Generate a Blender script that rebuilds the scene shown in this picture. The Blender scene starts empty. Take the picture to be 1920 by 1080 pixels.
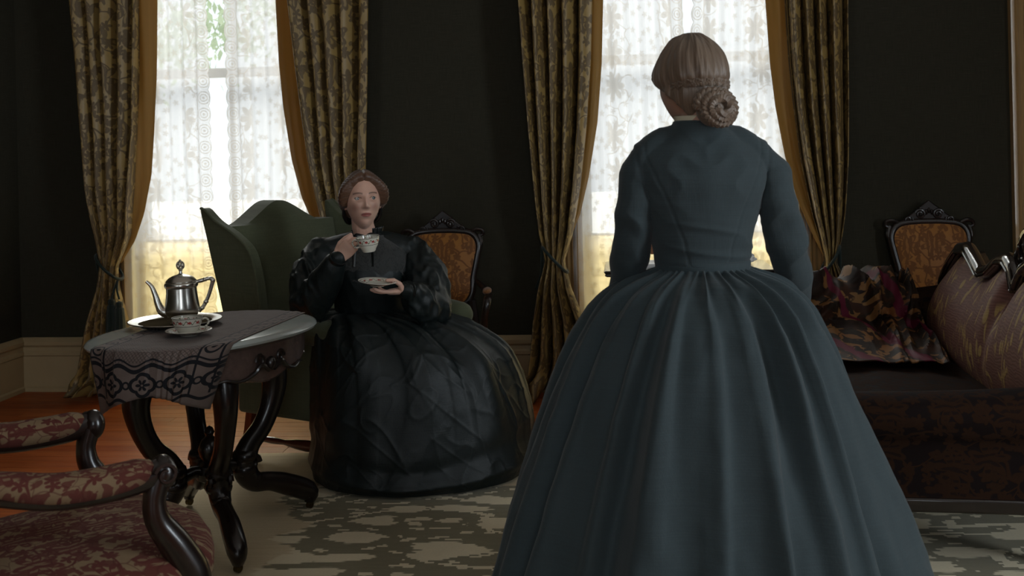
import bpy, bmesh, math, random
import numpy as np
from mathutils import Vector, Matrix, Euler, noise as mnoise

scene = bpy.context.scene
COL = scene.collection
random.seed(7)
PI = math.pi
R = math.radians

# ------------------------------------------------------------------ camera
F_PX, CAM_H, HOR_Y, ROLL = 1950.0, 1.31, 295.0, R(1.3)
cam_data = bpy.data.cameras.new('camera')
cam = bpy.data.objects.new('camera', cam_data)
COL.objects.link(cam)
cam_data.sensor_width = 36.0
cam_data.lens = 36.0 * F_PX / 1920.0
cam_data.shift_y = -(540.0 - HOR_Y) / 1920.0
cam_data.clip_start = 0.05
cam.matrix_world = Matrix.Translation((0, 0, CAM_H)) @ Matrix.Rotation(PI / 2, 4, 'X') @ Matrix.Rotation(-ROLL, 4, 'Z')
cam_data.dof.use_dof = True
cam_data.dof.focus_distance = 4.0
cam_data.dof.aperture_fstop = 5.6
scene.camera = cam

# ------------------------------------------------------------------ view + light
vs = scene.view_settings
vs.view_transform = 'Standard'
vs.look = 'None'
vs.gamma = 1.0
vs.use_curve_mapping = False
vs.exposure = 0.0
cy = scene.cycles
cy.use_denoising = True
cy.max_bounces = 8
cy.transparent_max_bounces = 12
cy.sample_clamp_indirect = 4.0
cy.caustics_reflective = False
cy.caustics_refractive = False

SKY = 1.22
world = bpy.data.worlds.new('overcast_sky')
scene.world = world
world.use_nodes = True
bg = world.node_tree.nodes['Background']
bg.inputs[0].default_value = (0.93, 0.97, 1.0, 1)
bg.inputs[1].default_value = SKY

# hazy daylight falling in through the window wall
sun_d = bpy.data.lights.new('hazy_sun', 'SUN')
sun_d.energy = 8.0
sun_d.angle = R(40)
sun_d.color = (1.0, 0.98, 0.94)
sun = bpy.data.objects.new('hazy_sun', sun_d)
COL.objects.link(sun)
sun.rotation_euler = Vector((0.08, -0.74, -0.67)).to_track_quat('-Z', 'Y').to_euler()

# room frame: the window wall is turned a little against the camera
ALPHA, WALL_D = R(6.0), 5.83
ROOM = Matrix.Translation((0, WALL_D, 0)) @ Matrix.Rotation(-ALPHA, 4, 'Z')
ROOM_I = ROOM.inverted()

def fill_lamp(name, wx, wy, wz, facing, sx, sz, watts, color):
    """added fill lamp in an unseen window opening behind or beside the camera"""
    ld = bpy.data.lights.new(name, 'AREA')
    ld.shape = 'RECTANGLE'
    ld.size, ld.size_y = sx, sz
    ld.energy = watts
    ld.color = color
    o = bpy.data.objects.new(name, ld)
    COL.objects.link(o)
    o.matrix_world = ROOM @ Matrix.Translation((wx, wy, wz)) @ Matrix.Rotation(facing, 4, 'Z') @ Matrix.Rotation(PI / 2, 4, 'X')
    return o

# area light local -Z points into the room: facing 0 -> +Y of the room frame
COOL = (0.82, 0.92, 1.0)
WARM = (1.0, 0.90, 0.74)
fill_lamp('fill_lamp_front', -1.6, -9.02, 1.75, 0, 1.15, 2.4, 29, COOL)  # added fill lamps, set in window openings out of view
fill_lamp('fill_lamp_front', 1.1, -9.02, 1.75, 0, 1.15, 2.4, 29, COOL)
fill_lamp('fill_lamp_side', 4.37, -4.6, 1.75, R(90), 1.2, 2.4, 105, COOL)

def portal(wx):
    ld = bpy.data.lights.new('window_portal', 'AREA')
    ld.shape = 'RECTANGLE'
    ld.size, ld.size_y = 1.2, 2.75
    ld.cycles.is_portal = True
    o = bpy.data.objects.new('window_portal', ld)
    COL.objects.link(o)
    o.matrix_world = ROOM @ Matrix.Translation((wx, 0.27, 1.62)) @ Matrix.Rotation(PI, 4, 'Z') @ Matrix.Rotation(PI / 2, 4, 'X')

# ------------------------------------------------------------------ place finding (metres from the photograph's perspective)
CR, SR = math.cos(ROLL), math.sin(ROLL)

def ray(x, y):
    dx, dy = x - 960.0, y - HOR_Y
    u = dx * CR - dy * SR
    v = dx * SR + dy * CR
    return u / F_PX, v / F_PX

def P(x, y, d):
    u, v = ray(x, y)
    return Vector((u * d, d, CAM_H - v * d))

def PZ(x, y, z):
    u, v = ray(x, y)
    d = (CAM_H - z) / v
    return Vector((u * d, d, z))

def W(x, y, q):
    """point (w, z) on a plane parallel to the window wall, q metres into the room"""
    u, v = ray(x, y)
    o = ROOM_I @ Vector((0, 0, CAM_H))
    dr = ROOM_I.to_3x3() @ Vector((u, 1, -v))
    k = (-q - o.y) / dr.y
    p = o + dr * k
    return p.x, p.z

W1 = W(419, 200, 0)[0]
W2 = W(1283, 200, 0)[0]
portal(W1)
portal(W2)

# ------------------------------------------------------------------ mesh helpers
class MB:
    def __init__(s):
        s.v, s.f, s.uv = [], [], []
    def add(s, verts, faces, uvs=None):
        o = len(s.v)
        s.v += [tuple(p) for p in verts]
        s.f += [tuple(i + o for i in f) for f in faces]
        s.uv += [tuple(u) for u in uvs] if uvs is not None else [(p[0], p[2]) for p in verts]
        return s
    def xf(s, m):
        s.v = [tuple(m @ Vector(p)) for p in s.v]
        return s
    def join(s, o):
        return s.add(o.v, o.f, o.uv)

def make_mesh(name, mb, mat, smooth=True, angle=None, fixn=True):
    me = bpy.data.meshes.new(name)
    me.from_pydata(mb.v, [], mb.f)
    uvl = me.uv_layers.new(name='UVMap')
    li = np.empty(len(me.loops), dtype=np.int32)
    me.loops.foreach_get('vertex_index', li)
    uv = np.array(mb.uv, dtype=np.float32)[li]
    uvl.data.foreach_set('uv', uv.ravel())
    if fixn:
        bm = bmesh.new(); bm.from_mesh(me)
        bmesh.ops.recalc_face_normals(bm, faces=bm.faces)
        bm.to_mesh(me); bm.free()
    if mat is not None:
        me.materials.append(mat)
    me.polygons.foreach_set('use_smooth', [smooth] * len(me.polygons))
    if angle is not None:
        me.set_sharp_from_angle(angle=R(angle))
    me.update()
    return me

def link(name, me, parent=None, loc=None, rot=None):
    o = bpy.data.objects.new(name, me)
    COL.objects.link(o)
    if parent is not None:
        o.parent = parent
    if loc is not None:
        o.location = loc
    if rot is not None:
        o.rotation_euler = rot
    return o

def obj(name, mb, mat, parent=None, smooth=True, angle=40, bevel=0, sub=0, solid=0, loc=None, rot=None, fixn=True):
    o = link(name, make_mesh(name, mb, mat, smooth, angle, fixn), parent, loc, rot)
    if solid:
        m = o.modifiers.new('thickness', 'SOLIDIFY'); m.thickness = solid; m.offset = 0
    if bevel:
        m = o.modifiers.new('bevel', 'BEVEL'); m.width = bevel; m.segments = 2; m.limit_method = 'ANGLE'
        m.angle_limit = R(40)
    if sub:
        m = o.modifiers.new('sub', 'SUBSURF'); m.levels = sub; m.render_levels = sub
    return o

def empty(name, loc=(0, 0, 0), rz=0):
    o = bpy.data.objects.new(name, None)
    COL.objects.link(o)
    o.location = loc
    o.rotation_euler = (0, 0, rz)
    o.empty_display_size = 0.1
    return o

def tag(o, label=None, cat=None, group=None, kind=None):
    if label: o['label'] = label
    if cat: o['category'] = cat
    if group: o['group'] = group
    if kind: o['kind'] = kind
    return o

def room(o):
    o.matrix_world = ROOM
    return o

def copy_tree(o, parent=None):
    c = o.copy(); COL.objects.link(c)
    if parent is not None: c.parent = parent
    for ch in list(o.children):
        copy_tree(ch, c)
    return c

def box(x0, x1, y0, y1, z0, z1):
    mb = MB()
    v = [(x, y, z) for x in (x0, x1) for y in (y0, y1) for z in (z0, z1)]
    f = [(0, 1, 3, 2), (4, 6, 7, 5), (0, 4, 5, 1), (2, 3, 7, 6), (0, 2, 6, 4), (1, 5, 7, 3)]
    # separate corners per side so the UVs stay square
    for q in f:
        pts = [v[i] for i in q]
        n = (Vector(pts[1]) - Vector(pts[0])).cross(Vector(pts[2]) - Vector(pts[0]))
        a = max(range(3), key=lambda i: abs(n[i]))
        uv = [((p[1], p[2]), (p[0], p[2]), (p[0], p[1]))[a] for p in pts]
        mb.add(pts, [(0, 1, 2, 3)], uv)
    return mb

def sbox(x0, x1, y0, y1, z0, z1):
    mb = MB()
    v = [(x, y, z) for x in (x0, x1) for y in (y0, y1) for z in (z0, z1)]
    mb.add(v, [(0, 1, 3, 2), (4, 6, 7, 5), (0, 4, 5, 1), (2, 3, 7, 6), (0, 2, 6, 4), (1, 5, 7, 3)],
           [(p[0] + p[1], p[2]) for p in v])
    return mb

def grid(fn, nu, nv, cu=False, cv=False):
    """fn(u, v) -> xyz ; u, v in 0..1"""
    mb = MB()
    vs_, uvs, fs = [], [], []
    for j in range(nv + (0 if cv else 1)):
        for i in range(nu + (0 if cu else 1)):
            u, v = i / nu, j / nv
            vs_.append(fn(u, v)); uvs.append((u, v))
    W_ = nu + (0 if cu else 1); H_ = nv + (0 if cv else 1)
    for j in range(nv):
        for i in range(nu):
            a = j * W_ + i; b = j * W_ + (i + 1) % W_
            c = ((j + 1) % H_) * W_ + (i + 1) % W_; d = ((j + 1) % H_) * W_ + i
            fs.append((a, b, c, d))
    return mb.add(vs_, fs, uvs)

def lathe(prof, n=24, cx=0, cy=0, sx=1, sy=1, rot=0):
    """prof: list of (r, z)"""
    mb = MB(); vs_, uvs, fs = [], [], []
    L = 0; ls = [0]
    for a, b in zip(prof, prof[1:]):
        L += math.dist(a, b); ls.append(L)
    for j, (r, z) in enumerate(prof):
        for i in range(n):
            a = 2 * PI * i / n
            x, y = r * math.cos(a) * sx, r * math.sin(a) * sy
            vs_.append((cx + x * math.cos(rot) - y * math.sin(rot), cy + x * math.sin(rot) + y * math.cos(rot), z))
            uvs.append((i / n, ls[j]))
    for j in range(len(prof) - 1):
        for i in range(n):
            fs.append((j * n + i, j * n + (i + 1) % n, (j + 1) * n + (i + 1) % n, (j + 1) * n + i))
    fs.append(tuple(range(n))[::-1]); k = (len(prof) - 1) * n
    fs.append(tuple(k + i for i in range(n)))
    return mb.add(vs_, fs, uvs)

def catmull(pts, n):
    """smooth n-samples through points of any dimension"""
    p = [np.array(q, float) for q in pts]
    p = [2 * p[0] - p[1]] + p + [2 * p[-1] - p[-2]]
    m = len(p) - 3
    out = []
    for k in range(n + 1):
        s = k / n * m; i = min(int(s), m - 1); t = s - i
        a, b, c, d = p[i:i + 4]
        out.append(0.5 * ((2 * b) + (c - a) * t + (2 * a - 5 * b + 4 * c - d) * t * t + (3 * b - a - 3 * c + d) * t ** 3))
    return out

def tube(path, rad, n=10, up=(0, 0, 1), flat=1.0, cap=True, fold=None):
    """path: points; rad: number or list; flat: second axis scale"""
    pts = [Vector(p) for p in path]
    m = len(pts)
    rads = [rad] * m if isinstance(rad, (int, float)) else list(rad)
    if len(rads) != m:
        rads = [float(np.interp(k / (m - 1), np.linspace(0, 1, len(rads)), rads)) for k in range(m)]
    mb = MB(); vs_, uvs, fs = [], [], []
    t0 = (pts[1] - pts[0]).normalized()
    nrm = Vector(up) - t0 * Vector(up).dot(t0)
    if nrm.length < 1e-4: nrm = Vector((1, 0, 0)) - t0 * t0.x
    nrm.normalize()
    L = 0
    for k in range(m):
        t = (pts[min(k + 1, m - 1)] - pts[max(k - 1, 0)])
        if t.length < 1e-9: t = t0
        t = t.normalized()
        nrm = nrm - t * nrm.dot(t)
        nrm.normalize()
        b = t.cross(nrm)
        if k: L += (pts[k] - pts[k - 1]).length
        for i in range(n):
            a = 2 * PI * i / n
            r = rads[k]
            if fold: r *= fold(i / n, k / (m - 1))
            vs_.append(pts[k] + nrm * (math.cos(a) * r) + b * (math.sin(a) * r * flat))
            uvs.append((i / n * 2 * PI * max(rads), L))
    for k in range(m - 1):
        for i in range(n):
            fs.append((k * n + i, k * n + (i + 1) % n, (k + 1) * n + (i + 1) % n, (k + 1) * n + i))
    if cap:
        fs.append(tuple(range(n))[::-1]); o = (m - 1) * n
        fs.append(tuple(o + i for i in range(n)))
    return mb.add(vs_, fs, uvs)

def capsule(path, rad, n=12, up=(0, 0, 1), flat=1.0):
    """closed tube with rounded ends"""
    pts = [Vector(p) for p in path]
    m = len(pts)
    rads = [rad] * m if isinstance(rad, (int, float)) else list(rad)
    if len(rads) != m:
        rads = [float(np.interp(k / (m - 1), np.linspace(0, 1, len(rads)), rads)) for k in range(m)]
    a = (pts[0] - pts[1]).normalized(); b = (pts[-1] - pts[-2]).normalized()
    pp, rr = [], []
    for k in (1.0, 0.85, 0.5): pp.append(pts[0] + a * rads[0] * k); rr.append(rads[0] * max(0.12, math.sqrt(max(0, 1 - k * k))))
    pp += pts; rr += rads
    for k in (0.5, 0.85, 1.0): pp.append(pts[-1] + b * rads[-1] * k); rr.append(rads[-1] * max(0.12, math.sqrt(max(0, 1 - k * k))))
    return tube(pp, rr, n, up, flat)

def ell(c, rx, ry, rz, nu=16, nv=10, ex=1.0):
    def sp(a, e): return math.copysign(abs(a) ** e, a)
    def fn(u, v):
        th = -PI / 2 + PI * (0.002 + 0.996 * v); ph = 2 * PI * u
        return (c[0] + rx * sp(math.cos(th), ex) * sp(math.cos(ph), ex), c[1] + ry * sp(math.cos(th), ex) * sp(math.sin(ph), ex),
                c[2] + rz * sp(math.sin(th), ex))
    mb = grid(fn, nu, nv, cu=True)
    mb.f.append(tuple(range(nu))[::-1]); mb.f.append(tuple(nv * nu + i for i in range(nu)))
    mb.uv = [(p[0] - c[0] + 0.3 * (p[1] - c[1]), p[1] - c[1] + (p[2] - c[2])) for p in mb.v]
    return mb

def prism(outline, t0, t1, plane='xz'):
    """extrude an outline; plane xz -> thickness along y, yz -> along x, xy -> along z"""
    def mp(a, b, t):
        return {'xz': (a, t, b), 'yz': (t, a, b), 'xy': (a, b, t)}[plane]
    n = len(outline); mb = MB()
    v = [mp(a, b, t0) for a, b in outline] + [mp(a, b, t1) for a, b in outline]
    f = [tuple(range(n))[::-1], tuple(n + i for i in range(n))]
    f += [(i, (i + 1) % n, n + (i + 1) % n, n + i) for i in range(n)]
    return mb.add(v, f, [(a, b) for a, b in outline] * 2)

def pillow(outline, t0, t1, puff, plane='xz', rings=6, both=False):
    """soft panel: the outline filled with a domed face towards t1"""
    def mp(a, b, t):
        return {'xz': (a, t, b), 'yz': (t, a, b), 'xy': (a, b, t)}[plane]
    n = len(outline); cx = sum(p[0] for p in outline) / n; cz = sum(p[1] for p in outline) / n
    s = 1 if t1 > t0 else -1
    lay = [[(a, b, t0) for a, b in outline], [(a, b, t1) for a, b in outline]]
    for k in range(1, rings):
        g = k / rings
        lay.append([(cx + (a - cx) * (1 - g), cz + (b - cz) * (1 - g), t1 + s * puff * math.sin(g * PI / 2) ** 0.8) for a, b in outline])
    mb = MB(); vs_, uvs, fs = [], [], []
    for l in lay:
        for a, b, t in l:
            vs_.append(mp(a, b, t)); uvs.append((a, b))
    for k in range(len(lay) - 1):
        for i in range(n):
            fs.append((k * n + i, k * n + (i + 1) % n, (k + 1) * n + (i + 1) % n, (k + 1) * n + i))
    vs_.append(mp(cx, cz, t1 + s * puff)); uvs.append((cx, cz)); c = len(vs_) - 1; o = (len(lay) - 1) * n
    fs += [(o + i, o + (i + 1) % n, c) for i in range(n)]
    fs.append(tuple(range(n))[::-1])
    return mb.add(vs_, fs, uvs)

def spiral(c, r0, r1, a0, turns, n, plane='xz', t=0.0):
    out = []
    for k in range(n + 1):
        g = k / n; a = a0 + turns * 2 * PI * g; r = r0 + (r1 - r0) * g
        x, z = c[0] + r * math.cos(a), c[1] + r * math.sin(a)
        out.append({'xz': (x, t, z), 'yz': (t, x, z), 'xy': (x, z, t)}[plane])
    return out

# smooth value noise on arrays
def _hash(ix, iy, iz):
    h = (ix * 374761393 + iy * 668265263 + iz * 2147483647) & 0xffffffff
    h = ((h ^ (h >> 13)) * 1274126177) & 0xffffffff
    return ((h ^ (h >> 16)) & 0xffff) / 65535.0

def vnoise(p):
    p = np.asarray(p, float)
    i = np.floor(p).astype(np.int64); f = p - i; f = f * f * (3 - 2 * f)
    r = 0
    for a in (0, 1):
        for b in (0, 1):
            for c in (0, 1):
                w = (f[:, 0] if a else 1 - f[:, 0]) * (f[:, 1] if b else 1 - f[:, 1]) * (f[:, 2] if c else 1 - f[:, 2])
                r = r + w * _hash(i[:, 0] + a, i[:, 1] + b, i[:, 2] + c)
    return r * 2 - 1

def fbm(p, o=3):
    p = np.asarray(p, float); r = 0; a = 1.0
    for _ in range(o):
        r = r + a * vnoise(p); p = p * 2.03 + 17.3; a *= 0.5
    return r

def n1(x, y=0.0, z=0.0):
    return 1.5 * mnoise.noise((x + 0.37, y + 0.61, z + 0.23))

def remesh(mb, voxel, smooth=2, deform=None, name='m', colors=None):
    """weld overlapping closed volumes into one continuous skin"""
    me = make_mesh('tmp', mb, None)
    o = bpy.data.objects.new('tmp', me); COL.objects.link(o)
    m = o.modifiers.new('r', 'REMESH'); m.mode = 'VOXEL'; m.voxel_size = voxel
    if smooth:
        s = o.modifiers.new('s', 'SMOOTH'); s.factor = 0.5; s.iterations = smooth
    dg = bpy.context.evaluated_depsgraph_get()
    res = bpy.data.meshes.new_from_object(o.evaluated_get(dg))
    bpy.data.objects.remove(o); bpy.data.meshes.remove(me)
    n = len(res.vertices)
    co = np.empty(n * 3, np.float32); res.vertices.foreach_get('co', co); co = co.reshape(-1, 3)
    if deform is not None:
        no = np.empty(n * 3, np.float32); res.vertices.foreach_get('normal', no); no = no.reshape(-1, 3)
        co = deform(co.astype(float), no.astype(float)).astype(np.float32)
        res.vertices.foreach_set('co', co.ravel())
    uvl = res.uv_layers.new(name='UVMap')
    li = np.empty(len(res.loops), dtype=np.int32); res.loops.foreach_get('vertex_index', li)
    uvl.data.foreach_set('uv', co[li][:, [0, 2]].ravel())
    if colors is not None:
        ca = res.color_attributes.new('tint', 'FLOAT_COLOR', 'POINT')
        ca.data.foreach_set('color', colors(co.astype(float)).astype(np.float32).ravel())
    res.polygons.foreach_set('use_smooth', [True] * len(res.polygons))
    res.update(); res.name = name
    return res

# ------------------------------------------------------------------ materials
class N:
    def __init__(s, name):
        s.m = bpy.data.materials.new(name); s.m.use_nodes = True
        s.t = s.m.node_tree; s.t.nodes.clear()
        s.out = s.t.nodes.new('ShaderNodeOutputMaterial')
        s.tc = None
    def nd(s, kind, **kw):
        n = s.t.nodes.new(kind)
        for k, v in kw.items(): setattr(n, k, v)
        return n
    def put(s, sock, val):
        if val is None: return
        if isinstance(val, bpy.types.NodeSocket): s.t.links.new(val, sock)
        elif isinstance(val, (tuple, list)):
            sock.default_value = tuple(val) + ((1,) if len(val) == 3 and sock.type == 'RGBA' else ())
        else: sock.default_value = val
    def co(s, which='Object'):
        if s.tc is None: s.tc = s.nd('ShaderNodeTexCoord')
        return s.tc.outputs[which]
    def math(s, op, a, b=None, c=None, clamp=False):
        n = s.nd('ShaderNodeMath', operation=op, use_clamp=clamp)
        for i, v in enumerate((a, b, c)):
            if v is not None: s.put(n.inputs[i], v)
        return n.outputs[0]
    def vmath(s, op, a, b=None, sc=None):
        n = s.nd('ShaderNodeVectorMath', operation=op)
        s.put(n.inputs[0], a); s.put(n.inputs[1], b)
        if sc is not None: s.put(n.inputs['Scale'], sc)
        return n.outputs['Value'] if op in ('LENGTH', 'DOT_PRODUCT', 'DISTANCE') else n.outputs[0]
    def map(s, vec, loc=(0, 0, 0), rot=(0, 0, 0), sc=(1, 1, 1)):
        n = s.nd('ShaderNodeMapping'); s.put(n.inputs[0], vec)
        n.inputs[1].default_value = loc; n.inputs[2].default_value = rot; n.inputs[3].default_value = sc
        return n.outputs[0]
    def noise(s, vec, scale=5, detail=3, rough=0.5, dist=0.0, col=False):
        n = s.nd('ShaderNodeTexNoise'); s.put(n.inputs['Vector'], vec)
        n.inputs['Scale'].default_value = scale; n.inputs['Detail'].default_value = detail
        n.inputs['Roughness'].default_value = rough; n.inputs['Distortion'].default_value = dist
        return n.outputs['Color' if col else 'Fac']
    def wave(s, vec, scale=5, dist=0.0, det=2, prof='SIN', dirn='X', typ='BANDS'):
        n = s.nd('ShaderNodeTexWave', wave_type=typ, wave_profile=prof)
        if typ == 'BANDS': n.bands_direction = dirn
        s.put(n.inputs['Vector'], vec); n.inputs['Scale'].default_value = scale
        n.inputs['Distortion'].default_value = dist; n.inputs['Detail'].default_value = det
        return n.outputs['Fac']
    def voro(s, vec, scale=5, rand=1.0, feat='F1', dim='2D'):
        n = s.nd('ShaderNodeTexVoronoi', feature=feat, voronoi_dimensions=dim)
        s.put(n.inputs['Vector'], vec); n.inputs['Scale'].default_value = scale
        n.inputs['Randomness'].default_value = rand
        return n
    def mix(s, f, a, b, mode='MIX'):
        n = s.nd('ShaderNodeMix', data_type='RGBA', blend_type=mode)
        s.put(n.inputs[0], f); s.put(n.inputs[6], a); s.put(n.inputs[7], b)
        return n.outputs[2]
    def ramp(s, f, stops, interp='LINEAR'):
        n = s.nd('ShaderNodeValToRGB'); s.put(n.inputs[0], f)
        cr = n.color_ramp; cr.interpolation = interp
        while len(cr.elements) < len(stops): cr.elements.new(0.5)
        for e, (p, c) in zip(cr.elements, stops):
            e.position = p
            e.color = (c, c, c, 1) if isinstance(c, (int, float)) else tuple(c) + (1,)
        return n.outputs[0]
    def step(s, f, lo, hi):
        n = s.nd('ShaderNodeMapRange', interpolation_type='SMOOTHSTEP'); s.put(n.inputs[0], f)
        n.inputs[1].default_value = lo; n.inputs[2].default_value = hi
        return n.outputs[0]
    def sep(s, vec):
        n = s.nd('ShaderNodeSeparateXYZ'); s.put(n.inputs[0], vec); return n.outputs
    def comb(s, x=0.0, y=0.0, z=0.0):
        n = s.nd('ShaderNodeCombineXYZ')
        for i, v in enumerate((x, y, z)): s.put(n.inputs[i], v)
        return n.outputs[0]
    def bump(s, h, strength=0.3, dist=0.01, nrm=None):
        n = s.nd('ShaderNodeBump'); s.put(n.inputs['Height'], h)
        n.inputs['Strength'].default_value = strength; n.inputs['Distance'].default_value = dist
        s.put(n.inputs['Normal'], nrm)
        return n.outputs[0]
    def flower(s, vec, scale, petals=5.0, size=0.42, rand=0.75, soft=0.05):
        """scattered petalled blossoms -> (mask, inner mask, radius)"""
        v = s.voro(vec, scale, rand)
        loc = s.vmath('SCALE', s.vmath('SUBTRACT', vec, v.outputs['Position']), sc=scale)
        x = s.sep(loc)
        r = s.vmath('LENGTH', s.comb(x[0], x[1], 0.0))
        th = s.math('ARCTAN2', x[1], x[0])
        tw = s.math('MULTIPLY', s.sep(v.outputs['Color'])[0], 6.28)
        pet = s.math('ABSOLUTE', s.math('COSINE', s.math('MULTIPLY_ADD', th, petals / 2, tw)))
        lim = s.math('MULTIPLY_ADD', pet, size * 0.62, size * 0.38)
        k = s.math('SUBTRACT', lim, r)
        return s.step(k, 0.0, soft), s.step(k, size * 0.22, size * 0.22 + soft), r
    def scrolls(s, vec, scale, width=0.06, dist=1.2):
        """curling stems: edges of a warped cell pattern"""
        w = s.noise(vec, scale * 0.9, 1, col=True)
        v2 = s.vmath('ADD', vec, s.vmath('SCALE', s.vmath('SUBTRACT', w, (0.5, 0.5, 0.5)), sc=dist / scale))
        d = s.voro(v2, scale, 0.9, 'DISTANCE_TO_EDGE').outputs['Distance']
        return s.math('SUBTRACT', 1.0, s.step(d, width * 0.4, width))
    def leaves(s, vec, scale, thr=0.35):
        w = s.noise(vec, scale * 1.3, 2, col=True)
        v2 = s.vmath('ADD', vec, s.vmath('SCALE', s.vmath('SUBTRACT', w, (0.5, 0.5, 0.5)), sc=1.6 / scale))
        d = s.voro(v2, scale, 1.0).outputs['Distance']
        return s.math('SUBTRACT', 1.0, s.step(d, thr, thr + 0.06))
    def bsdf(s, col, rough=0.5, metal=0.0, spec=0.5, nrm=None, sheen=0.0, coat=0.0, alpha=None, trans=0.0, sheen_tint=None, sss=0.0):
        n = s.nd('ShaderNodeBsdfPrincipled')
        s.put(n.inputs['Base Color'], col); s.put(n.inputs['Roughness'], rough); s.put(n.inputs['Metallic'], metal)
        n.inputs['Specular IOR Level'].default_value = spec
        s.put(n.inputs['Normal'], nrm)
        n.inputs['Sheen Weight'].default_value = sheen
        if sheen_tint: n.inputs['Sheen Tint'].default_value = tuple(sheen_tint) + (1,)
        n.inputs['Coat Weight'].default_value = coat
        n.inputs['Transmission Weight'].default_value = trans
        if sss:
            n.inputs['Subsurface Weight'].default_value = sss
            n.inputs['Subsurface Radius'].default_value = (0.012, 0.005, 0.003)
        if alpha is not None: s.put(n.inputs['Alpha'], alpha)
        return n.outputs[0]
    def done(s, sh):
        s.t.links.new(sh, s.out.inputs[0]); return s.m

def mat_plain(name, col, rough=0.5, metal=0.0, var=0.15, scale=12, bump=0.0, bscale=80, spec=0.5, sheen=0.0, coat=0.0):
    n = N(name); o = n.co()
    f = n.noise(o, scale, 4)
    dark = tuple(c * (1 - var) for c in col); lite = tuple(min(1, c * (1 + var)) for c in col)
    c = n.mix(f, dark, lite)
    nr = n.bump(n.noise(o, bscale, 3), bump, 0.004) if bump else None
    return n.done(n.bsdf(c, rough, metal, spec, nr, sheen, coat))

def mat_wood(name, col, rough=0.3, grain=1.0, coat=0.3, axis='Z'):
    n = N(name); o = n.co()
    sc = {'Z': (9, 9, 1), 'X': (1, 9, 9), 'Y': (9, 1, 9)}[axis]
    v = n.map(o, sc=sc)
    f = n.noise(v, 6, 5, 0.6, 0.8)
    c = n.ramp(f, [(0.25, tuple(x * (1 - 0.5 * grain) for x in col)), (0.75, tuple(x * (1 + 0.45 * grain) for x in col))])
    nr = n.bump(f, 0.12, 0.002)
    return n.done(n.bsdf(c, rough, 0, 0.5, nr, 0, coat))

def m_wall():
    n = N('olive_linen_wallpaper'); o = n.co()
    a = n.noise(n.map(o, sc=(3, 3, 160)), 4, 2); b = n.noise(n.map(o, sc=(160, 160, 3)), 4, 2)
    w = n.math('MULTIPLY', a, b)
    big = n.noise(o, 1.2, 3)
    c = n.mix(n.step(w, 0.12, 0.42), (0.029, 0.026, 0.0165), (0.046, 0.042, 0.027))
    c = n.mix(big, n.mix(0.25, c, (0.018, 0.016, 0.010)), c)
    return n.done(n.bsdf(c, 0.85, 0, 0.2, n.bump(w, 0.3, 0.002)))

def m_plank():
    n = N('heart_pine_boards'); o = n.co()
    oi = n.nd('ShaderNodeObjectInfo').outputs['Random']
    v = n.vmath('ADD', n.map(o, sc=(0.8, 14, 14)), n.comb(n.math('MULTIPLY', oi, 37.0), oi, 0.0))
    g = n.noise(v, 4, 6, 0.6, 1.2)
    a = n.mix(oi, (0.34, 0.072, 0.016), (0.46, 0.125, 0.030))
    c = n.mix(n.step(g, 0.35, 0.72), n.mix(0.45, a, (0.12, 0.022, 0.006)), a)
    ro = n.math('MULTIPLY_ADD', n.noise(o, 6, 4), 0.2, 0.30)
    return n.done(n.bsdf(c, ro, 0, 0.13, n.bump(g, 0.08, 0.002), 0, 0.0))

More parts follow.
